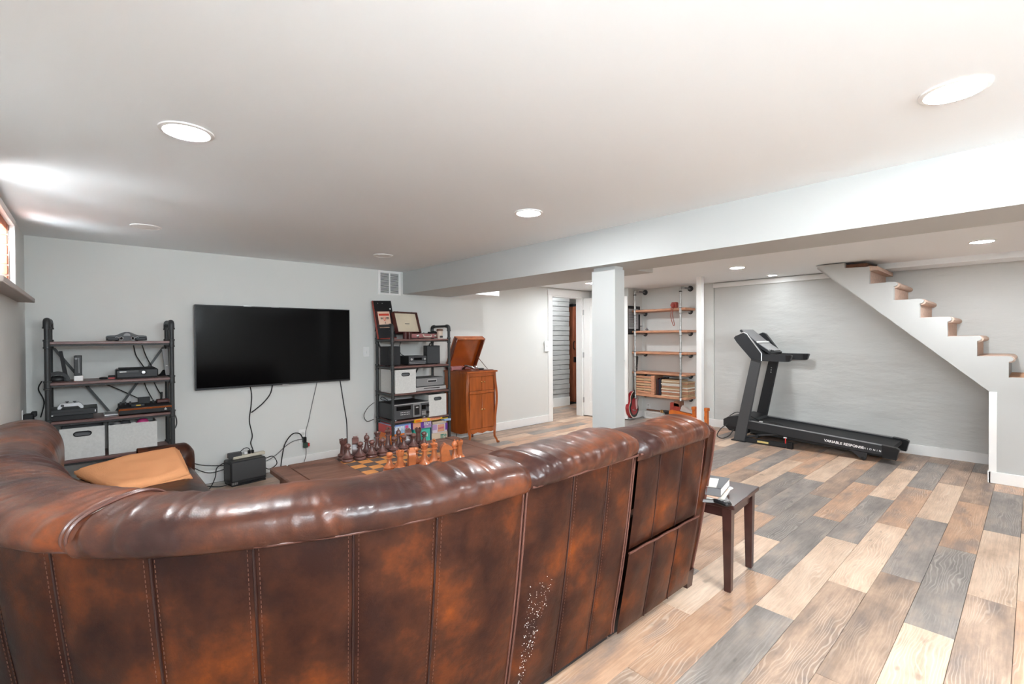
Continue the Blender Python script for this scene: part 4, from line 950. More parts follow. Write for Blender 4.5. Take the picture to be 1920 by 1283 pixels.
def gamebox(label, x0, x1, y0, y1, z0, z1, m, seed, rz=0, lidm=None, extra=()):
    cx, cy = (x0 + x1) / 2, (y0 + y1) / 2; t = thing('board_game', label, 'board game', (cx, cy, z0), rz, 'boxed board games on the bottom shelf')
    hx, hy, h = (x1 - x0) / 2, (y1 - y0) / 2, z1 - z0
    MB().box(-hx, -hy, h * .25, hx, hy, h, b=.0015).build('lid', m, t, local=True); MB().box(-hx + .003, -hy + .003, .0, hx - .003, hy - .003, h * .4).build('tray', lidm or m, t, local=True)
    for (a, b_, c, d, mm) in extra:
        MB().box(-hx + a * 2 * hx, -hy - .0012, b_ * h, -hx + c * 2 * hx, -hy + .001, d * h).build('printed_panel', mm, t, local=True)
    return t, hx, hy, h
def gl_front(t, hx, hy, h, a, b_, c, d, m, seed, n): return glyphs(t, lambda mb, x0, z0, x1, z1: mb.box(x0, -hy - .0024, z0, x1, -hy, z1), -hx + a * 2 * hx, -hx + c * 2 * hx, b_ * h, d * h, m, seed, n)
def gl_side(t, hx, hy, h, a, b_, c, d, m, seed, n): return glyphs(t, lambda mb, y0, z0, y1, z1: mb.box(-hx - .0016, y0, z0, -hx, y1, z1), -hy + a * 2 * hy, -hy + c * 2 * hy, b_ * h, d * h, m, seed, n)
g = gamebox('orange boxed board game at the bottom left of the game pile', 2.46, 2.72, 4.76, 5.08, .102, .285, 'g_orange', 1, extra=((.05, .55, .35, .8, 'g_yellow'), (.55, .3, .95, .55, 'g_peach')))
gl_front(*g, .08, .15, .6, .45, 'g_navy', 4, 6); gl_side(*g, .2, .55, .7, .75, 'g_cream', 4, 5)
g = gamebox('blue boxed board game with a pink dot, on the orange box', 2.47, 2.715, 4.75, 5.06, .287, .388, 'g_lightblue', 2, extra=((.70, .30, .86, .82, 'g_pink'), (.0, .86, 1, 1, 'g_blue')))
gl_front(*g, .08, .35, .64, .8, 'ink_white', 6, 6)
B('red_end', 'g_red', g[0], -g[1] - .002, -g[2], .004, -g[1], g[2], g[3] - .004, local=True); gl_side(*g, .30, .40, .9, .75, 'g_cream', 8, 6)
g = gamebox('red boxed board game lying on top at the back left', 2.49, 2.66, 4.80, 5.05, .389, .416, 'g_red', 3)
g = gamebox('teal boxed board game with dark end in the middle of the bottom row', 2.755, 2.99, 4.76, 5.06, .102, .305, 'g_teal', 4, extra=((.45, .15, .92, .92, 'g_mint'), (.93, .05, 1, .95, 'g_navy')))
gl_front(*g, .5, .5, .8, .7, 'ink_white', 9, 4)
g = gamebox('peach and purple boxed game above the teal box', 2.735, 2.985, 4.75, 5.05, .307, .384, 'g_purple', 5, extra=((.02, .05, .42, .95, 'g_peach'), (.62, .0, .98, .35, 'g_lilac')))
gl_front(*g, .60, .40, .98, .9, 'ink_white', 12, 5)
g = gamebox('cream boxed board game at the bottom right with orange lettering', 3.0, 3.222, 4.765, 5.06, .102, .225, 'g_cream', 6, extra=((.02, .05, .5, .40, 'g_orange'),))
gl_front(*g, .55, .4, .95, .8, 'g_teal', 14, 4)
g = gamebox('lilac boxed board game with a pink oval beside the post', 3.002, 3.215, 4.755, 5.05, .227, .330, 'g_white', 7, extra=((.0, .35, .3, .95, 'g_lilac'), (.35, .1, .78, .92, 'g_peach'), (.86, .2, 1, 1, 'g_purple')))
gl_front(*g, .40, .42, .74, .62, 'g_pink', 15, 5)
g = gamebox('white boxed game squeezed under the yellow box', 3.01, 3.205, 4.76, 5.05, .332, .360, 'g_cream', 8)
g = gamebox('long yellow boxed game with cream panel on top of the game pile', 2.74, 3.245, 4.735, 4.99, .386, .425, 'g_yellow', 9, rz=R(2.5), extra=((.42, .15, .72, .85, 'g_peach'), (.02, .1, .16, .8, 'g_orange'), (.20, .1, .34, .95, 'g_peach')))
gl_front(*g, .44, .3, .7, .7, 'g_orange', 17, 7)
tag(MB().box(3.15, 4.715, .3605, 3.243, 4.80, .3855, b=.003).build('card_box', 'g_lightblue'), 'small pale blue card box peeking out under the yellow box', 'card box')
# ------------------------------------------------------------------ phonograph cabinet
CX0, CX1, CY0, CY1 = 3.445, 3.905, 4.65, 5.15
ph = thing('phonograph_cabinet', 'reddish wooden phonograph cabinet with open lid and cabriole legs', 'cabinet', ((CX0 + CX1) / 2, 4.9, 0))
def bom(z):  # gentle outward swell of the corner stiles
    t = max(0, min(1, (z - .10) / .78)); return .020 * math.sin(PI * t) ** 2 * (1 if t < 1 else 0)
sh = [(CY0 + .03, .20)] + [(CY0 + .03, .20 + .68 * i / 10) for i in range(1, 11)] + [(CY1, .90), (CY1, .20), (5.05, .165), (4.90, .150), (4.75, .165)]
MB().box(CX0 + .012, CY0 + .024, .20, CX1 - .012, CY1, .915).build('carcass', 'oxblood', ph)
MB().prism([(CY0 + .03, .915), (CY0 + .03, .18), (4.74, .165), (4.80, .15), (4.9, .145), (5.0, .15), (5.08, .17), (CY1, .18), (CY1, .915)], 'x', CX0, CX0 + .016).build('side_panel', 'phono_wood', ph)
MB().prism([(CY0 + .03, .915), (CY0 + .03, .18), (4.9, .15), (CY1, .18), (CY1, .915)], 'x', CX1 - .016, CX1).build('side_panel', 'phono_wood', ph)
# shaped front stiles running down into cabriole legs
for sx, x in ((-1, CX0), (1, CX1)):
    pts = []
    for i in range(21):
        z = .93 - .93 * i / 20
        if z > .22: o = .022 * math.sin(PI * max(0, min(1, (z - .30) / .58))) ** 1.5
        else: o = .018 * math.sin((.22 - z) / .22 * PI * 1.3 + PI) + (.016 if z < .06 else 0)
        pts.append((x - sx * .016 + sx * o, CY0 + .012 - abs(o) * .5, z))
    MB().tube(pts, [.021 if p[2] > .22 else .014 + .010 * (p[2] / .22) for p in pts], 4).build('front_leg', 'phono_wood', ph)
    MB().ball((pts[-1][0] + sx * .006, pts[-1][1] - .004, .014), (.018, .022, .014), 10, 6).build('leg_foot', 'phono_wood', ph)
    MB().tube([(x - sx * .03, CY1 - .03, .22), (x - sx * .028, CY1 - .03, .10), (x - sx * .03, CY1 - .02, .0)], [.017, .013, .012], 6).build('rear_leg', 'phono_dark', ph)
FX0, FX1 = CX0 + .034, CX1 - .034; mx = (FX0 + FX1) / 2
B('top_rail', 'phono_wood', ph, FX0, CY0 + .006, .872, FX1, CY0 + .03, .915, b=.002)
B('middle_rail', 'phono_wood', ph, FX0, CY0 + .002, .655, FX1, CY0 + .03, .690, b=.003)
apr = [(FX0, .215), (FX0, .165), (FX0 + .06, .158), (FX0 + .12, .172), (mx, .152), (FX1 - .12, .172), (FX1 - .06, .158), (FX1, .165), (FX1, .215)]
MB().prism(apr, 'y', CY0 + .006, CY0 + .03).build('apron', 'phono_wood', ph)
for (z0, z1) in ((.692, .870), (.217, .653)):
    for q, (a, b_) in enumerate(((FX0 + .003, mx - .0022), (mx + .0022, FX1 - .003))):
        d = B('cabinet_door', 'phono_wood', ph, a, CY0 + .008, z0, b_, CY0 + .026, z1, b=.003)
        kx = (b_ - .018) if q == 0 else (a + .018)
        MB().lathe([(.003, .008), (.003, -.006), (.009, -.010), (.010, -.016), (.006, -.021), (.001, -.022)], (kx, CY0, (z0 + z1) / 2 + .02), 12, 'y').build('knob', 'brass', d)
MB().prism([(CX0 - .012, CY0 - .012), (CX1 + .012, CY0 - .012), (CX1 + .012, CY1), (CX0 - .012, CY1)], 'z', .917, .938).build('top_frame', 'phono_wood', ph)
MB().box(CX0 + .02, CY0 + .03, .938, CX1 - .02, CY1 - .01, .946, b=.002).build('deck', 'phono_dark', ph)
MB().box(CX0 + .0, CY1 - .16, .938, CX0 + .30, CY1 - .01, .985, b=.004).build('raised_back', 'suitcase_pink', ph)
# lid leaning forward on its stay
A = Vector((0, CY1 - .012, .965)); Bt = Vector((0, 4.918, 1.372)); ln = (Bt - A).length; ang = math.atan2(A.y - Bt.y, Bt.z - A.z)
LM = Matrix.Translation((CX0, A.y, A.z)) @ Matrix.Rotation(ang, 4, 'X')
ld = MB().box(0, -.004, 0, CX1 - CX0, .016, ln, b=.003); ld.xf(LM)
lo = ld.build('lid', 'phono_wood', ph)
W_ = CX1 - CX0
for nm, bx in (('lid_side', (0, -.062, 0, .018, -.003, ln)), ('lid_side', (W_ - .018, -.062, 0, W_, -.003, ln)), ('lid_front', (.018, -.062, ln - .018, W_ - .018, -.003, ln)), ('lid_back', (.018, -.062, 0, W_ - .018, -.003, .018))):
    MB().box(*bx, b=.003).xf(LM).build(nm, 'phono_dark' if nm != 'lid_front' else 'phono_wood', lo)
MB().box(.018, -.0075, .018, W_ - .018, -.0035, ln - .018).xf(LM).build('lid_lining', 'phono_lid_in', lo)
MB().tube([(CX1 - .02, 4.80, .945), (CX1 - .045, 4.98, 1.10)], .005, 8).build('lid_stay', 'chrome', ph)
MB().lathe([(.12, .946), (.12, .956), (.1, .958), (.003, .959), (.003, .966)], (mx, 4.86, 0), 28).build('turntable', 'phono_dark', ph)
MB().tube(spline([(3.62, 4.98, .965), (3.58, 4.90, .985), (3.56, 4.83, 1.0), (3.60, 4.77, .985), (3.63, 4.75, .965)], 6), [.022] * 6 + [.018] * 6 + [.014] * 13, 10).build('tone_arm', 'chrome', ph)
MB().lathe([(.030, -.014), (.034, -.006), (.034, .006), (.030, .014)], (3.665, 4.77, .972), 16, 'x').build('sound_box', 'chrome', ph)
MB().box(3.70, 4.74, .946, 3.78, 4.79, .966, b=.006).build('brake', 'black_plastic', ph)

# ------------------------------------------------------------------ chess table
TZ = .450; SQ = .0915; BX, BY = 1.41 - SQ / 2, 3.475 + SQ / 2     # board corner (left, far)
TX0_, TX1_, TY0_, TY1_ = .932, 2.505, 2.68, 3.60
ct = thing('chess_table', 'low worn brown wooden coffee table with inlaid chessboard', 'table', ((TX0_ + TX1_) / 2, (TY0_ + TY1_) / 2, 0))
fw = .115
for nm, bx in (('end_board', (TX0_, TY0_, TX0_ + fw, TY1_)), ('end_board', (TX1_ - fw, TY0_, TX1_, TY1_)), ('side_board', (TX0_ + fw, TY1_ - fw * .8, TX1_ - fw, TY1_)), ('side_board', (TX0_ + fw, TY0_, TX1_ - fw, TY0_ + fw * .8))):
    B(nm, 'table_wood', ct, bx[0], bx[1], TZ - .045, bx[2], bx[3], TZ, b=.009)
B('centre_panel', 'table_wood', ct, TX0_ + fw + .002, TY0_ + fw * .8 + .002, TZ - .04, TX1_ - fw - .002, TY1_ - fw * .8 - .002, TZ - .002, b=.002)
B('apron', 'table_wood', ct, TX0_ + .06, TY0_ + .06, TZ - .13, TX1_ - .06, TY1_ - .06, TZ - .045, b=.004)
for x in (TX0_ + .09, TX1_ - .09):
    for y in (TY0_ + .09, TY1_ - .09): MB().box(x - .04, y - .04, 0, x + .04, y + .04, TZ - .04, b=.008).build('leg', 'table_wood', ct)
sqm = {}
for r_ in range(8):
    for c_ in range(8):
        k = 'board_light' if (r_ + c_) % 2 == 1 else 'board_dark'
        if k not in sqm:
            sqm[k] = MB().box(-SQ / 2 + .0012, -SQ / 2 + .0012, -.003, SQ / 2 - .0012, SQ / 2 - .0012, 0, b=.0008).mesh('board_square'); sqm[k].materials.append(MATS[k])
        o = bpy.data.objects.new('board_square', sqm[k]); COL.objects.link(o); o.parent = ct
        o.location = Vector((BX + SQ * (c_ + .5), BY - SQ * (r_ + .5), TZ + .0005)) - ct.location
ZC = TZ + .0006
def foot_profile(k=1.0): return [(.030, 0), (.036, .004), (.037, .012), (.034, .018), (.030, .021), (.034, .026), (.036, .031), (.031, .038), (.022, .046)]
def prof_pawn(): return foot_profile() + [(.016, .058), (.012, .074), (.0105, .086), (.019, .088), (.019, .092), (.010, .095), (.013, .099), (.0185, .107), (.0195, .114), (.0175, .122), (.011, .128), (.001, .130)]
def prof_rook(): return foot_profile() + [(.020, .06), (.0175, .085), (.0165, .105), (.019, .115), (.023, .12), (.024, .142), (.016, .142), (.016, .134), (.001, .134)]
def prof_bishop(): return foot_profile() + [(.016, .062), (.012, .085), (.010, .102), (.018, .104), (.018, .109), (.010, .112), (.016, .122), (.0185, .133), (.015, .145), (.007, .155), (.003, .158), (.006, .162), (.004, .168), (.001, .169)]
def prof_queen(): return foot_profile() + [(.017, .062), (.0125, .095), (.011, .115), (.020, .117), (.020, .122), (.012, .125), (.014, .135), (.021, .152), (.023, .158), (.012, .158), (.009, .163), (.0075, .169), (.001, .171)]
def prof_king(): return foot_profile() + [(.018, .062), (.0135, .100), (.012, .120), (.021, .122), (.021, .127), (.013, .130), (.016, .145), (.023, .158), (.019, .163), (.008, .165), (.001, .166)]
def knight_mesh():
    mb = MB().lathe([(.030, 0), (.036, .004), (.037, .012), (.033, .018), (.026, .021), (.026, .024)], n=18)
    out = [(-.028, .024), (.030, .024), (.032, .05), (.030, .075), (.034, .098), (.030, .125), (.020, .142), (.004, .146), (-.012, .142), (-.034, .128), (-.040, .112), (-.034, .104), (-.016, .108), (-.022, .080), (-.030, .052)]
    mb.prism(out, 'x', -.020, .020); mb.prism([(.0, .146), (.018, .142), (.012, .156), (.004, .156)], 'x', -.014, .014)
    return mb
PM = {}
def piece(kind, x, y, m, label, rz=0):
    key = kind + m
    if key not in PM:
        mb = knight_mesh() if kind == 'knight' else MB().lathe({'pawn': prof_pawn, 'rook': prof_rook, 'bishop': prof_bishop, 'queen': prof_queen, 'king': prof_king}[kind](), n=22)
        if kind == 'rook':
            for k in range(5):
                a = 2 * PI * k / 5; mb.box(-.005, .014, .140, .005, .024, .150); q = mb.v[-8:]; mb.v[-8:] = [tuple(Matrix.Rotation(a, 3, 'Z') @ Vector(p)) for p in q]
        if kind == 'king': mb.box(-.005, -.005, .164, .005, .005, .192).box(-.013, -.005, .174, .013, .005, .182)
        if kind == 'queen':
            for k in range(8): a = 2 * PI * k / 8; mb.ball((.020 * math.cos(a), .020 * math.sin(a), .159), .005, 6, 4)
        mb.v = [(a * 1.17, b_ * 1.17, c * 1.02) for a, b_, c in mb.v]
        PM[key] = mb.mesh('chess_' + kind, ang=40); PM[key].materials.append(MATS[m])
    o = bpy.data.objects.new('chess_' + kind, PM[key]); COL.objects.link(o); o.location = (x, y, ZC); o.rotation_euler = (0, 0, rz)
    return tag(o, label, 'chess piece', 'chess set on the low table')
ORD = ['first', 'second', 'third', 'fourth', 'fifth', 'sixth', 'seventh', 'eighth']
back = ['rook', 'knight', 'bishop', 'queen', 'king', 'bishop', 'knight', 'rook']
lab_d = ['dark wooden rook at the corner nearest the television side', 'dark wooden knight beside the left dark rook', 'dark wooden bishop between the left knight and the dark queen', 'dark wooden queen in the back row', 'dark wooden king, tallest of the dark pieces', 'dark wooden bishop on the far side of the dark king', 'dark wooden knight nearest the board games', 'dark wooden rook at the far right corner']
for i in range(8):
    piece(back[i], 1.41 + SQ * i, 3.475 + rnd.uniform(-.006, .006), 'chess_dark', lab_d[i], R(-20 if back[i] == 'knight' else 0))
    piece('pawn', 1.41 + SQ * i + rnd.uniform(-.005, .005), 3.384 + rnd.uniform(-.005, .005), 'chess_dark', 'dark wooden pawn, %s from the left in its row' % ORD[i])
for kind, x, y, lb in [('rook', 1.545, 2.85, 'light wooden rook nearest the single light pawn'), ('knight', 1.632, 2.852, 'light wooden knight near the left end, seen from behind'), ('queen', 1.735, 2.85, 'light wooden queen beside the light king'),
                       ('king', 1.80, 2.835, 'light wooden king with a cross, in the near row'), ('knight', 1.885, 2.812, 'light wooden knight with the clearest horse head'), ('bishop', 1.96, 2.812, 'light wooden bishop next to the right-hand light rook'), ('rook', 2.02, 2.835, 'light wooden rook at the right end of the near row')]:
    piece(kind, x, y, 'chess_light', lb, R(160) if kind == 'knight' and x < 1.7 else R(70) if kind == 'knight' else 0)
for x, y, lb in [(1.51, 2.935, 'light wooden pawn at the left end, standing apart'), (1.592, 2.94, 'light wooden pawn right behind the left light rook'), (1.715, 2.94, 'light wooden pawn behind the left light knight'), (1.79, 2.945, 'light wooden pawn behind the light queen'), (1.875, 2.94, 'light wooden pawn between the light king and right knight')]:
    piece('pawn', x, y, 'chess_light', lb)

# ------------------------------------------------------------------ end table with books and remotes
et = thing('end_table', 'small dark brown wooden end table beside the sofa arm', 'table', (2.675, 1.27, 0), R(5))
MB().box(-.215, -.215, .452, .215, .235, .476, b=.003).build('table_top', 'end_table_wood', et, local=True)
MB().box(-.185, -.183, .395, .185, -.165, .452).box(-.185, .185, .395, .185, .203, .452).box(-.185, -.165, .395, -.167, .185, .452).box(.167, -.165, .395, .185, .185, .452).build('apron', 'end_table_wood', et, local=True)
for sx in (-1, 1):
    for y in (-.172, .192):
        x = sx * .178
        MB().add([(x - .024, y - .024, .452), (x + .024, y - .024, .452), (x + .024, y + .024, .452), (x - .024, y + .024, .452), (x - .017, y - .017, .006), (x + .017, y - .017, .006), (x + .017, y + .017, .006), (x - .017, y + .017, .006), (x - .012, y - .012, 0), (x + .012, y - .012, 0), (x + .012, y + .012, 0), (x - .012, y + .012, 0)],
                 [(0, 1, 2, 3)] + [(i, (i + 1) % 4, 4 + (i + 1) % 4, 4 + i) for i in range(4)] + [(4 + i, 4 + (i + 1) % 4, 8 + (i + 1) % 4, 8 + i) for i in range(4)] + [(8, 9, 10, 11)]).build('leg', 'end_table_wood', et, local=True)
def book(label, x, y, z, w_, d, h, rz, mc, mp='paper'):
    t = thing('book', label, 'book', (x, y, z), rz, 'books stacked on the end table')
    B('page_block', mp, t, -w_ / 2 + .004, -d / 2 + .003, .003, w_ / 2 - .003, d / 2 - .003, h - .003, local=True)
    MB().box(-w_ / 2, -d / 2, 0, w_ / 2, d / 2, .003).box(-w_ / 2, -d / 2, h - .003, w_ / 2, d / 2, h).box(-w_ / 2, -d / 2, 0, -w_ / 2 + .004, d / 2, h).build('cover', mc, t, local=True)
    return t
book('thin grey-green book lying askew at the bottom of the stack', 2.53, 1.185, .4765, .20, .15, .016, R(35), 'grey_plastic')
book('pale magazine second from the bottom of the stack', 2.545, 1.19, .4930, .21, .16, .010, R(14), 'paper')
book('orange-spined paperback in the middle of the stack', 2.535, 1.195, .5035, .20, .145, .014, R(8), 'poster_cream')
book('thick hardback with white pages on top of the stack', 2.535, 1.19, .518, .225, .155, .044, R(12), 'bin_inside', 'paper')
tag(MB().box(-.085, -.06, 0, .085, .055, .0012).xf(Matrix.Translation((2.50, 1.20, .5625)) @ Matrix.Rotation(R(20), 4, 'Z')).build('paper_note', 'paper'), 'loose white card on top of the hardback book', 'card')
def remote(label, x, y, z, rz, L=.17, w_=.045, m='black_plastic'):
    t = thing('remote_control', label, 'remote control', (x, y, z), rz, 'remotes on the end table')
    MB().box(-L / 2, -w_ / 2, 0, L / 2, w_ / 2, .022, b=.007).build('shell', m, t, local=True)
    for i in range(6):
        for j in range(3): MB().box(-L / 2 + .018 + i * L * .13, -w_ * .33 + j * w_ * .24, .0215, -L / 2 + .026 + i * L * .13, -w_ * .33 + j * w_ * .24 + .006, .0245).build('button', 'silver', t, local=True)
remote('black remote with grey buttons lying behind the book stack', 2.60, 1.37, .4765, R(150))
remote('black remote lying in front of the book stack by the sofa', 2.465, 1.12, .4765, R(75), .15)
t = thing('computer_mouse', 'small silver and black mouse on top of the books', 'mouse', (2.475, 1.235, .564), R(60))
MB().ball((0, 0, .012), (.045, .028, .014)).build('base', 'black_plastic', t, local=True); MB().ball((-.002, 0, .018), (.04, .024, .014)).build('top_shell', 'silver', t, local=True)
tag(MB().grid(lambda u, v: (2.66 + .10 * u + .02 * math.sin(9 * v), 1.16 + .10 * v, .4768 + .022 * (math.sin(PI * u) * math.sin(PI * v)) * (1 + .6 * noise.noise(Vector((u * 7, v * 7, 2))))), 16, 16).build('tissue', 'white_plastic', ang=60), 'crumpled white tissue beside the books on the end table', 'tissue')
# ------------------------------------------------------------------ treadmill
tm = thing('treadmill', 'black folding treadmill standing along the plastered wall', 'treadmill', (6.55, 1.8, 0))
NX, FX = 6.215, 6.875
def upright(x0, x1, top, bot): return MB().prism([top[0], top[1], bot[0], bot[1]], 'x', x0, x1)
upright(NX, NX + .05, ((2.391, 1.07), (2.28, 1.06)), ((2.478, .008), (2.612, .008))).build('upright', 'graphite', tm)
upright(FX - .05, FX, ((2.391, 1.07), (2.28, 1.06)), ((2.478, .02), (2.612, .02))).build('upright', 'black_matte', tm)
for z in (.93, .90, .87): MB().lathe([(.007, 0), (.007, -.004)], (FX - .05, 2.37 - (z - .87) * .1, z), 8, 'x').build('bolt', 'silver', tm)
cons = [(2.60, 1.335), (2.575, 1.365), (2.48, 1.405), (2.44, 1.385), (2.35, 1.26), (2.265, 1.140), (2.268, 1.046), (2.384, 1.065), (2.50, 1.20), (2.565, 1.28)]
MB().prism(cons, 'x', NX - .012, NX + .045).build('console_side', 'charcoal', tm)
MB().prism(cons, 'x', FX - .045, FX + .012).build('console_side', 'charcoal', tm)
MB().tube([(NX - .012, y, z) for y, z in ((2.575, 1.366), (2.48, 1.406), (2.44, 1.388), (2.35, 1.263), (2.262, 1.141), (2.262, 1.048))], .007, 8).build('silver_trim', 'silver', tm)
MB().prism([(2.59, 1.33), (2.52, 1.385), (2.27, 1.13), (2.33, 1.07)], 'x', NX + .045, FX - .045).build('console_body', 'black_matte', tm)
MB().prism([(2.585, 1.425), (2.57, 1.445), (2.36, 1.262), (2.205, 1.150), (2.215, 1.125), (2.35, 1.215)], 'x', NX + .13, FX - .13).build('console_panel', 'charcoal', tm)
def cpanel(ya, za, yb, zb, x0, x1, m, nm, d=.004):
    n = Vector((za - zb, yb - ya)); n = Vector((-(zb - za), (yb - ya))).normalized()
    if n.y < 0: n = -n
    MB().add([(x0, ya, za), (x1, ya, za), (x1, yb, zb), (x0, yb, zb)] + [(x, y + n.x * d, z + n.y * d) for x, y, z in ((x0, ya, za), (x1, ya, za), (x1, yb, zb), (x0, yb, zb))],
             [(0, 1, 2, 3), (4, 5, 6, 7), (0, 1, 5, 4), (1, 2, 6, 5), (2, 3, 7, 6), (3, 0, 4, 7)]).build(nm, m, tm)
cpanel(2.565, 1.442, 2.385, 1.286, NX + .145, FX - .145, 'grey_plastic', 'tablet_holder')
cpanel(2.382, 1.283, 2.358, 1.264, NX + .14, FX - .14, 'white_plastic', 'display_bar', .012)
cpanel(2.352, 1.258, 2.225, 1.166, NX + .145, FX - .145, 'silver', 'display', .006)
for i in range(4): cpanel(2.240 - .008 * (i % 2), 1.178 - .006 * (i % 2), 2.226 - .004 * (i % 2), 1.168 - .003 * (i % 2), NX + .16 + i * .03, NX + .18 + i * .03, 'ink', 'button', .009)
for x0, x1 in ((NX - .014, NX + .040), (FX - .040, FX + .014)):
    MB().prism([(2.27, 1.046), (2.27, 1.128), (1.935, 1.128), (1.925, 1.118), (1.945, 1.058), (1.96, 1.046)], 'x', x0, x1).build('handrail', 'charcoal', tm)
    MB().prism([(1.99, 1.05), (1.99, 1.124), (1.932, 1.124), (1.946, 1.058)], 'x', x0 - .004, x1 + .004).build('rail_cap', 'black_plastic', tm)
# deck
def rail(x0, x1, nm):
    MB().prism([(2.46, .276), (1.075, .186), (1.075, .085), (2.46, .178)], 'x', x0, x1).build(nm, 'charcoal', tm)
    MB().prism([(2.46, .281), (1.075, .191), (1.075, .186), (2.46, .276)], 'x', x0 + .006, x1 - .006).build('rail_top_strip', 'grey_plastic', tm)
    MB().prism([(1.075, .194), (.955, .180), (.930, .165), (.955, .052), (1.07, .06)], 'x', x0 - .004, x1 + .004).build('rear_end_cap', 'black_plastic', tm)
rail(NX + .012, NX + .072, 'side_rail'); rail(FX - .072, FX - .012, 'side_rail')
MB().prism([(2.47, .262), (1.0, .168), (.985, .145), (1.0, .12), (2.47, .205)], 'x', NX + .072, FX - .072).build('belt', 'black_matte', tm)
MB().prism([(2.44, .19), (1.06, .10), (1.06, .05), (2.44, .12)], 'x', NX + .09, FX - .09).build('deck_pan', 'dark_gap', tm)
MB().prism([(2.765, .17), (2.765, .255), (2.70, .295), (2.585, .318), (2.42, .29), (2.40, .262), (2.46, .17)], 'x', NX + .055, FX - .055).build('motor_hood', 'charcoal', tm)
MB().prism([(2.755, .165), (2.47, .165), (2.47, .10), (2.70, .11)], 'x', NX + .08, FX - .08).build('motor_pan', 'black_matte', tm)
for x0, x1 in ((NX + .005, NX + .05), (FX - .05, FX - .005)):
    MB().prism([(2.62, .01), (2.60, .05), (1.94, .062), (1.93, .012)], 'x', x0, x1).build('base_rail', 'black_matte', tm)
    MB().box(x0 - .012, 2.46, 0, x1 + .01, 2.64, .014, b=.004).build('base_foot', 'black_plastic', tm)
    MB().box(x0 - .006, 1.925, 0, x1 + .006, 1.985, .075, b=.004).build('pivot_block', 'black_plastic', tm)
MB().cyl((NX + .03, 2.34, .09), (FX - .03, 2.34, .09), .022, n=14).build('cross_bar', 'black_matte', tm)
for x in (NX + .06, FX - .06): MB().tube([(x, 2.50, .05), (x, 2.34, .10), (x, 2.1, .15)], .014, 8).build('lift_arm', 'graphite', tm)
B('warning_label', 'label_yellow', tm, NX + .0035, 2.19, .022, NX + .0055, 2.32, .045)
for x0, x1 in ((NX + .02, NX + .05), (FX - .05, FX - .02)):
    MB().prism([(1.36, .10), (1.20, .085), (1.215, .012), (1.255, .010)], 'x', x0, x1).build('rear_leg', 'charcoal', tm)
    MB().lathe([(.018, -.006), (.022, -.003), (.022, .003), (.018, .006)], (x0 + .0, 1.235, .022), 14, 'x').build('wheel', 'black_plastic', tm)
B('red_tag', 'red_tag', tm, NX + .004, 1.992, .06, NX + .008, 2.004, .125); B('tag_card', 'white_plastic', tm, NX + .004, 1.985, .122, NX + .008, 2.02, .135)
def label(txt, y, z, size, bold):
    cu = bpy.data.curves.new('lettering', 'FONT'); cu.body = txt; cu.size = size; cu.extrude = .0006; cu.space_character = 1.0 if bold else 1.9; cu.offset = .0007 if bold else .0002
    tmp = bpy.data.objects.new('lettering_curve', cu); me = bpy.data.meshes.new_from_object(tmp); bpy.data.objects.remove(tmp); bpy.data.curves.remove(cu)
    me.materials.clear(); me.materials.append(MATS['ink_white'])
    o = bpy.data.objects.new('lettering', me); COL.objects.link(o); o.parent = tm
    sl = math.atan2(.276 - .186, 2.46 - 1.075)
    Mx = Matrix(((0, 0, -1), (-1, 0, 0), (0, 1, 0))); o.rotation_euler = (Matrix.Rotation(-sl, 3, 'X').inverted() @ Mx).to_euler()
    o.location = Vector((NX + .0105, y, z)) - tm.location
label('VARIABLE RESPONSE', 1.60, .150, .040, True); label('CUSHIONING', 1.315, .134, .026, False)
MB().tube(spline([(6.24, 2.70, .20), (6.19, 2.76, .14), (6.16, 2.80, .05), (6.17, 2.74, .015), (6.20, 2.66, .06), (6.24, 2.62, .14)], 7), .006, 6).build('cord_loop', 'cord_black', tm)
zb = lambda y: .262 + (y - 2.47) * .064 + .010
pcd = MB().tube(spline([(6.40, 2.74, .285), (6.36, 2.62, .352), (6.33, 2.45, .325), (6.42, 2.36, zb(2.36)), (6.46, 2.22, zb(2.22)), (6.40, 2.08, zb(2.08)), (6.36, 2.12, zb(2.12)), (6.34, 2.24, zb(2.24)), (6.34, 2.30, zb(2.3))], 8), .005, 6).build('power_cord', 'cord_black', tm)
MB().box(6.325, 2.30, zb(2.3) - .008, 6.355, 2.34, zb(2.3) + .012, b=.004).build('plug', 'white_plastic', pcd)

# ------------------------------------------------------------------ alcove shelves
al = thing('alcove_shelf', 'galvanised pipe wall shelf with five wooden boards in the alcove', 'shelf', (6.8, 3.98, .3))
PX = 6.665
for y in (4.385, 3.585):
    MB().cyl((PX, y, .37), (PX, y, 2.085), .0155, n=12).build('pipe_post', 'galv_pipe', al)
    MB().tube(spline([(PX, y, 2.06), (PX + .005, y, 2.09), (PX + .04, y, 2.102), (PX + .10, y, 2.102)], 5), .019, 10).build('elbow', 'galv_pipe', al)
    MB().cyl((PX + .08, y, 2.102), (WR - .01, y, 2.102), .0145, n=12).build('wall_pipe', 'grey_plastic', al)
    MB().lathe([(.045, 0), (.045, -.006), (.026, -.010), (.024, -.022)], (WR, y, 2.102), 18, 'x').build('flange', 'graphite', al)
    B('black_sleeve', 'black_plastic', al, PX - .018, y - .018, 2.035, PX + .018, y + .018, 2.05, b=.003)
SZ = (1.795, 1.455, 1.115, .788, .428)
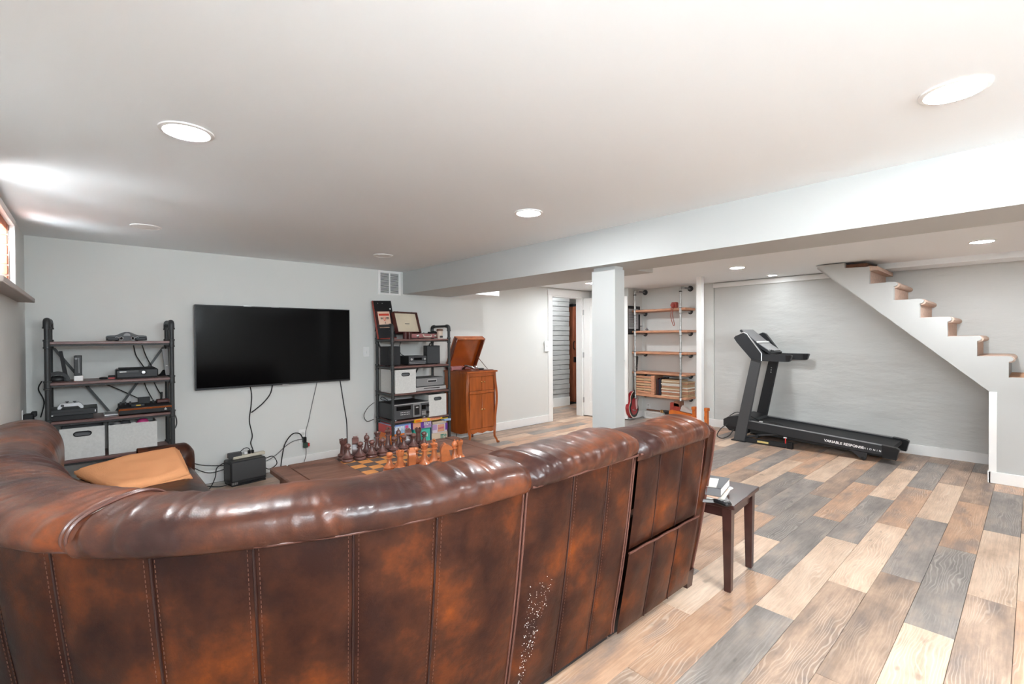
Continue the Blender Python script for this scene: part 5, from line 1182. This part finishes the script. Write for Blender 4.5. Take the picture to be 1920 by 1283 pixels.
for i, z in enumerate(SZ):
    sh = B('shelf_board', 'plank_shelf', al, PX - .012, 3.47 if i in (1, 2) else 3.50, z - .036, WR - .004, 4.44, z, b=.008)
    for y in (4.385, 3.585):
        MB().lathe([(.019, -.085), (.022, -.083), (.022, -.005), (.019, 0)], (PX, y, z - .002), 12).build('tee_fitting', 'galv_pipe', al)
        for dz in (-.088, -.004): MB().lathe([(.0225, 0), (.0225, .008)], (PX, y, z + dz), 12).build('dark_band', 'graphite', al)
        MB().cyl((PX + .01, y, z - .054), (WR - .01, y, z - .054), .014, n=10).build('shelf_pipe', 'galv_pipe', al)
        MB().lathe([(.040, 0), (.040, -.006), (.024, -.010), (.022, -.02)], (WR, y, z - .054), 16, 'x').build('flange', 'graphite', al)
# records
cr = thing('record_crate', 'wooden crate front packed with record sleeves on the lowest alcove shelf', 'crate', (6.8, 4.2, .43))
MB().box(6.665, 4.03, .430, 6.69, 4.095, .735, b=.003).build('crate_post', 'plank_shelf', cr)
MB().box(6.69, 4.03, .430, 6.93, 4.042, .735).box(6.69, 4.385, .430, 6.93, 4.40, .735).box(6.66, 4.03, .4285, 6.93, 4.40, .445).build('crate_side', 'plank_shelf', cr)
for q in range(7):
    z0 = .447 + q * .040
    B('crate_slat', 'record_sleeve' if q % 2 else 'plank_shelf', cr, 6.668 + .004 * (q % 2), 4.095, z0, 6.682, 4.40, z0 + .033, b=.003)
cols = ['record_sleeve', 'paper', 'record_sleeve', 'plank_shelf', 'lid_cream']
def stack(y0, y1, n, z0, dz, xo, lab, sd):
    rr = random.Random(sd)
    for i in range(n):
        a = rr.uniform(0, .012); tag(MB().box(xo + rr.uniform(0, .012), y0 + a, z0 + i * dz, 6.94, y1 - rr.uniform(0, .012), z0 + i * dz + dz * .74, b=.001).build('record_sleeve', cols[rr.randrange(5)]), lab % ORD_N(i, n), 'record', 'records piled on the lowest alcove shelf')
def ORD_N(i, n):
    w_ = ['lowest', 'second lowest', 'third from the bottom', 'fourth from the bottom', 'fifth from the bottom', 'sixth from the bottom', 'seventh from the bottom', 'eighth from the bottom', 'ninth from the bottom', 'tenth from the bottom', 'eleventh from the bottom', 'twelfth from the bottom', 'thirteenth from the bottom']
    return 'topmost' if i == n - 1 else w_[i]
stack(3.605, 3.925, 13, .4295, .0202, 6.675, 'flat record sleeve, %s of the wide pile beside the pipe post', 3)
stack(3.49, 3.598, 11, .4295, .0215, 6.70, 'flat record sleeve, %s of the narrow pile at the shelf end', 9)
for i in range(5):
    tag(MB().box(6.70, 3.935 + i * .018, .4295, 6.95, 3.947 + i * .018, .70 - .012 * (i % 3), b=.001).build('record_sleeve', ['ink', 'g_navy', 'black_matte', 'oxblood', 'ink'][i]), 'dark upright record sleeve, %s of five beside the crate' % ORD[i], 'record', 'upright dark records beside the crate')
# camera case with strap
cc = thing('camera_case', 'red-brown leather camera case with hanging strap on the top alcove shelf', 'camera case', (6.70, 3.70, 1.796))
MB().box(6.665, 3.655, 1.796, 6.74, 3.745, 1.885, b=.010).build('case_body', 'red_leather', cc); MB().lathe([(.030, 0), (.027, -.03), (.001, -.034)], (6.666, 3.71, 1.838), 14, 'x').build('lens_cover', 'red_leather', cc)
MB().tube(spline([(6.655, 3.735, 1.80), (6.644, 3.728, 1.76), (6.644, 3.735, 1.68), (6.642, 3.720, 1.61), (6.642, 3.700, 1.545), (6.642, 3.685, 1.525), (6.642, 3.672, 1.545), (6.642, 3.690, 1.62), (6.642, 3.705, 1.70), (6.646, 3.70, 1.77), (6.655, 3.69, 1.80)], 6), .005, 6).build('strap', 'red_leather', cc)
t = thing('bottle_opener', 'small metal bar tool standing on the second alcove shelf', 'tool', (6.72, 4.30, 1.455))
MB().box(6.71, 4.275, 1.455, 6.725, 4.288, 1.530, b=.003).build('stem', 'silver', t); MB().box(6.71, 4.275, 1.525, 6.725, 4.335, 1.537, b=.003).build('top_bar', 'graphite', t)
t = thing('small_ornament', 'small grey faceted ornament on the second alcove shelf', 'ornament', (6.72, 4.20, 1.455))
MB().lathe([(.016, 0), (.028, .02), (.014, .036), (.006, .04), (.009, .046), (.001, .05)], (6.72, 4.20, 1.455), 7).build('body', 'grey_plastic', t, smooth=False)
pf = thing('framed_document', 'black framed grey document hanging on the short alcove wall', 'picture frame', (6.70, 4.44, 1.39))
MB().box(6.52, 4.425, 1.82, 6.88, 4.449, 1.865, b=.003).box(6.52, 4.425, 1.395, 6.88, 4.449, 1.42, b=.003).box(6.845, 4.425, 1.42, 6.88, 4.449, 1.82, b=.003).box(6.52, 4.425, 1.42, 6.545, 4.449, 1.82, b=.003).build('frame', 'black_plastic', pf)
B('document', 'silver', pf, 6.545, 4.436, 1.42, 6.845, 4.448, 1.82); B('lower_mat', 'charcoal', pf, 6.545, 4.434, 1.42, 6.845, 4.437, 1.49)
tx = MB()
for i in range(16): tx.box(6.57, 4.4345, 1.52 + i * .017, 6.70 + rnd.uniform(.04, .12), 4.4365, 1.526 + i * .017)
tx.build('printed_lines', 'graphite', pf)
# guitar leaning in the corner
gt = thing('electric_guitar', 'black and red guitar leaning in the alcove corner', 'guitar', (6.66, 4.37, 0), 0)
out = []
for i in range(48):
    a = 2 * PI * i / 48; zc = math.sin(a); x = math.cos(a)
    h = .225 * zc + .225; wv = .155 * (1 - .32 * math.exp(-((h - .26) / .07) ** 2)) * (1 - .22 * max(0, (h - .27) / .18))
    out.append((x * wv * (1 if abs(x) > 0 else 1), h + .02))
GM = Matrix.Translation((0, 0, 0)) @ Matrix.Rotation(R(-5), 4, 'X') @ Matrix.Rotation(R(12.5), 4, 'Y')
gx = lambda mb: mb.xf(GM)
gx(MB().prism([(x - .03, z) for x, z in out], 'y', -.045, .02)).build('body_side', 'guitar_red', gt, local=True)
gx(MB().prism([(x * .98 - .03, .245 + (z - .245) * .98) for x, z in out], 'y', -.048, -.044)).build('binding', 'cream_binding', gt, local=True)
gx(MB().prism([(x * .93 - .03, .245 + (z - .245) * .93) for x, z in out], 'y', -.051, -.047)).build('black_burst', 'guitar_black', gt, local=True)
gx(MB().prism([(x * .66 - .03, .20 + (z - .22) * .62) for x, z in out], 'y', -.0535, -.050)).build('red_top', 'guitar_red', gt, local=True)
gx(MB().prism([(-.02, .44), (.015, .44), (.05, .36), (.045, .28), (.06, .20), (.03, .17), (.0, .25)], 'y', -.057, -.053)).build('pickguard', 'pickguard', gt, local=True)
gx(MB().box(-.055, -.066, .36, -.005, -.046, .90, b=.004)).build('neck', 'guitar_black', gt, local=True)
for z in (.45, .55, .63, .70, .76, .81, .86): gx(MB().box(-.053, -.0675, z, -.007, -.0655, z + .003)).build('fret', 'silver', gt, local=True)
gx(MB().prism([(-.058, .90), (-.004, .90), (.004, 1.04), (-.03, 1.06), (-.066, 1.04)], 'y', -.062, -.046)).build('headstock', 'guitar_black', gt, local=True)
for i in range(3): gx(MB().ball((.012, -.055, .93 + .035 * i), (.010, .006, .008), 8, 5)).build('tuning_peg', 'silver', gt, local=True)
gx(MB().box(-.07, -.060, .14, .01, -.052, .16, b=.003)).build('bridge', 'chrome', gt, local=True)
gt.location = (6.60, 4.405, 0)
# tools and toy on the alcove floor
cl = thing('bar_clamp', 'wooden bar clamp with black jaw resting on the white register', 'clamp', (6.80, 4.05, .126))
MB().box(6.86, 3.98, .138, 6.885, 4.30, .158, b=.003).build('bar', 'raw_wood', cl)
for y in (4.03, 4.0): B('clamp_ring', 'brass', cl, 6.852, y - .010, .126, 6.893, y + .010, .172, b=.003)
MB().prism([(3.97, .178), (3.80, .165), (3.80, .15), (3.97, .155)], 'x', 6.82, 6.88).build('upper_jaw', 'graphite', cl)
MB().prism([(3.96, .155), (3.80, .15), (3.83, .075), (3.86, .06), (3.90, .06), (3.92, .08)], 'x', 6.82, 6.88).build('lower_jaw', 'black_plastic', cl)
MB().prism([(3.90, .10), (3.86, .10), (3.85, .055), (3.91, .055)], 'x', 6.815, 6.82).build('jaw_plate', 'silver', cl)
wt = thing('wooden_wagon', 'orange wooden toy wagon frame behind the white post', 'toy', (6.55, 3.4, 0))
MB().prism([(3.70, .17), (3.70, .235), (3.66, .25), (3.28, .215), (3.26, .19), (3.28, .15), (3.62, .15)], 'x', 6.52, 6.60).build('side_rail', 'orange_wood', wt)
MB().prism([(3.70, .23), (3.695, .35), (3.68, .36), (3.56, .345), (3.52, .25)], 'x', 6.55, 6.58).build('back_board', 'red_leather', wt)
MB().box(6.55, 3.53, .30, 6.66, 3.64, .38, b=.004).build('dark_seat', 'raw_wood', wt)
MB().add([(6.52, 3.52, .25), (6.60, 3.52, .25), (6.60, 3.29, .225), (6.52, 3.29, .225), (6.54, 3.50, .33), (6.60, 3.50, .33), (6.60, 3.33, .24), (6.54, 3.33, .24)], [(0, 1, 2, 3), (4, 5, 6, 7), (0, 1, 5, 4), (1, 2, 6, 5), (2, 3, 7, 6), (3, 0, 4, 7)]).build('canvas_flap', 'sill_wood', wt)
for y in (3.27, 3.09):
    MB().box(6.44, y - .02, 0, 6.50, y + .02, .30, b=.004).build('upright', 'orange_wood', wt); MB().box(6.43, y - .028, .30, 6.51, y + .028, .345, b=.004).build('post_cap', 'orange_wood', wt)
MB().box(6.45, 3.09, .18, 6.49, 3.27, .22, b=.003).build('cross_rail', 'orange_wood', wt); MB().box(6.47, 3.26, .17, 6.56, 3.32, .21, b=.003).build('link', 'orange_wood', wt)
for y in (3.62, 3.34): MB().box(6.53, y - .02, 0, 6.59, y + .02, .16, b=.004).build('leg', 'orange_wood', wt)

# ------------------------------------------------------------------ subwoofer, power strip and cables
sb = thing('subwoofer', 'black boxy subwoofer speaker on the floor under the television', 'speaker', (1.09, 5.02, 0), R(9))
MB().box(-.155, -.085, .012, .155, .10, .225, b=.010).build('cabinet', 'charcoal', sb, local=True)
MB().box(-.150, -.092, .045, .150, -.083, .218, b=.006).build('grille', 'graphite', sb, local=True)
MB().box(-.158, -.07, .05, -.153, .085, .205, b=.002).build('side_panel', 'black_plastic', sb, local=True)
MB().box(-.148, -.086, .0, .148, .09, .014).build('base', 'black_matte', sb, local=True)
for i in range(6): B('base_rib', 'silver', sb, -.150 + i * .009, -.090, .016, -.147 + i * .009, -.084, .036, local=True)
for x in (-.12, .12): MB().lathe([(.012, 0), (.012, .013)], (x, -.07, 0), 10).build('foot', 'silver', sb, local=True)
ps = thing('power_strip', 'beige power strip with plugs lying on the subwoofer', 'power strip', (1.12, 5.05, .226), R(9))
MB().box(-.14, -.022, 0, .15, .022, .030, b=.005).build('housing', 'strip_beige', ps, local=True)
MB().box(-.17, -.02, .012, -.06, .04, .062, b=.005).build('power_adapter', 'graphite', ps, local=True)
MB().box(-.04, -.018, .03, -.01, .016, .056, b=.004).build('plug', 'white_plastic', ps, local=True)
for x in (.01, .04): MB().box(x - .010, -.015, .03, x + .010, .015, .062, b=.004).build('plug', 'black_plastic', ps, local=True)
MB().tube(spline([(-.065, .01, .06), (-.03, .01, .085), (.0, .0, .085), (.02, 0, .06)], 6), .004, 6).build('adapter_lead', 'cord_black', ps, local=True)
WY = WF - .010
cord('tv_cable', [(1.178, WY, .89), (1.19, WY, .80), (1.184, WY, .70), (1.168, WY, .545), (1.192, WY, .40), (1.175, WY - .01, .33), (1.172, 5.10, .285)], .005, 'long wavy black cable from television down to the power strip')
cord('tv_cable', [(1.382, WY, .888), (1.36, WY, .80), (1.30, WY, .72), (1.23, WY, .66), (1.185, WY, .628)], .006, 'short black cable branching off below the television')
cord('tv_cable', [(1.828, WY, .888), (1.80, WY, .77), (1.77, WY, .643), (1.73, WY, .46), (1.705, WY, .37), (1.70, WY - .01, .26), (1.70, WY - .012, .12), (1.67, WY - .02, .03)], .0035, 'thin slanting cable from television to the wall outlet', 'cord_grey')
cord('tv_cable', [(2.080, WY, .886), (2.105, WY, .72), (2.122, WY, .60), (2.15, WY, .42), (2.155, WY, .20), (2.15, WY, .06)], .005, 'black cable hanging from the right end of the television')
cord('outlet_cord', [(1.665, WY - .02, .31), (1.63, WY - .03, .36), (1.56, WY - .03, .365), (1.49, WY - .03, .28), (1.46, WY - .03, .16), (1.42, 5.10, .02)], .006, 'black cord arching from the outlet down to the floor')
cord('outlet_cord', [(1.66, WY - .02, .295), (1.58, WY - .02, .29), (1.50, WY - .02, .25), (1.40, WY - .02, .17), (1.30, WY - .03, .13), (1.24, 5.10, .20)], .004, 'thin grey cord from the outlet to the subwoofer', 'cord_grey')
t = thing('plug_cluster', 'dark green and black plugs hanging at the wall outlet', 'plug', (1.68, WF - .02, .22))
MB().box(1.668, WF - .05, .255, 1.700, WF - .010, .315, b=.004).build('plug', 'black_plastic', t); MB().box(1.672, WF - .045, .200, 1.715, WF - .014, .256, b=.004).build('adapter', 'adapter_green', t); MB().box(1.715, WF - .04, .21, 1.735, WF - .014, .245, b=.003).build('connector', 'g_red', t)
for i, pts in enumerate([[(1.26, 5.05, .18), (1.33, 5.02, .20), (1.37, 5.03, .12), (1.31, 5.06, .07), (1.26, 5.08, .10)],
                         [(.52, 5.0, .55), (.56, 5.05, .40), (.64, 5.10, .24), (.80, 5.12, .12), (.95, 5.12, .13)],
                         [(.53, 5.05, .60), (.55, 5.08, .42), (.60, 5.12, .30), (.74, 5.15, .20), (.93, 5.13, .16)],
                         [(.50, 4.98, .45), (.55, 5.0, .28), (.62, 5.02, .16), (.72, 4.98, .06), (.86, 4.96, .015), (.94, 4.97, .02)],
                         [(.93, 5.08, .20), (.86, 5.04, .17), (.84, 5.0, .10), (.80, 4.96, .03), (.76, 4.92, .01)],
                         [(.52, 5.1, .72), (.56, 5.12, .68), (.57, 5.13, .60), (.54, 5.12, .53), (.53, 5.12, .45)]]):
    cord('floor_cable', pts, .0045, ['black cable curling off the power strip beside the subwoofer', 'lower black cable sagging from corner shelf to subwoofer', 'upper black cable sagging from corner shelf to subwoofer', 'black cable trailing from corner shelf along the floor', 'short black cable dropping from the left end of the subwoofer', 'black cable loop hanging beside the corner shelf post'][i])
for i, pts in enumerate([[(.275, 5.13, 1.33), (.29, 5.15, 1.24), (.31, 5.15, 1.19), (.345, 5.10, 1.12)], [(.33, 5.13, 1.33), (.36, 5.14, 1.22), (.40, 5.12, 1.12)],
                         [(.34, 5.13, 1.02), (.36, 5.14, .94), (.40, 5.12, .84)], [(.40, 5.13, 1.02), (.44, 5.14, .92), (.47, 5.12, .86)], [(-.28, 5.15, 1.04), (-.30, 5.16, .98), (-.27, 5.16, .88), (-.29, 5.16, .76)],
                         [(.05, 5.13, 1.02), (.18, 5.14, .94), (.30, 5.12, .86)]]):
    cord('console_cable', pts, .0045, ['left of two black cables hanging behind the top corner shelf', 'right of two black cables hanging behind the top corner shelf', 'black cable running down behind the wood-grain console', 'thin cable behind the joystick on the corner shelf', 'black cable beside the corner shelf post at the window side', 'faint slanting cable behind the middle of the corner shelf'][i])
cord('stereo_cable', [(2.43, 5.08, .62), (2.37, 5.12, .56), (2.33, 5.14, .47), (2.37, 5.14, .40), (2.44, 5.12, .42)], .004, 'black cable loop left of the disc changer')
cord('stereo_cable', [(2.80, 5.11, 1.33), (2.78, 5.13, 1.24), (2.80, 5.13, 1.17), (2.84, 5.10, 1.14)], .004, 'black cable hanging behind the stereo receiver')
cord('stereo_cable', [(2.56, 5.0, .64), (2.50, 5.02, .68), (2.47, 4.99, .66), (2.53, 4.95, .635)], .0045, 'coiled black cable on top of the disc changer')
cord('cabinet_cord', [(3.62, 5.10, .20), (3.615, 5.12, .10), (3.60, 5.13, .01)], .004, 'black cord dropping under the wooden cabinet')
t = thing('power_adapter', 'black plug-in adapter on the side wall beside the corner shelf', 'power adapter', (WL, 4.90, .76))
MB().box(WL, 4.86, .735, WL + .005, 4.94, .855, b=.002).build('cover_plate', 'white_plastic', t); MB().box(WL + .005, 4.865, .765, WL + .06, 4.935, .825, b=.006).build('adapter_body', 'black_plastic', t); MB().box(WL + .045, 4.872, .80, WL + .075, 4.928, .838, b=.005).build('adapter_head', 'black_matte', t)
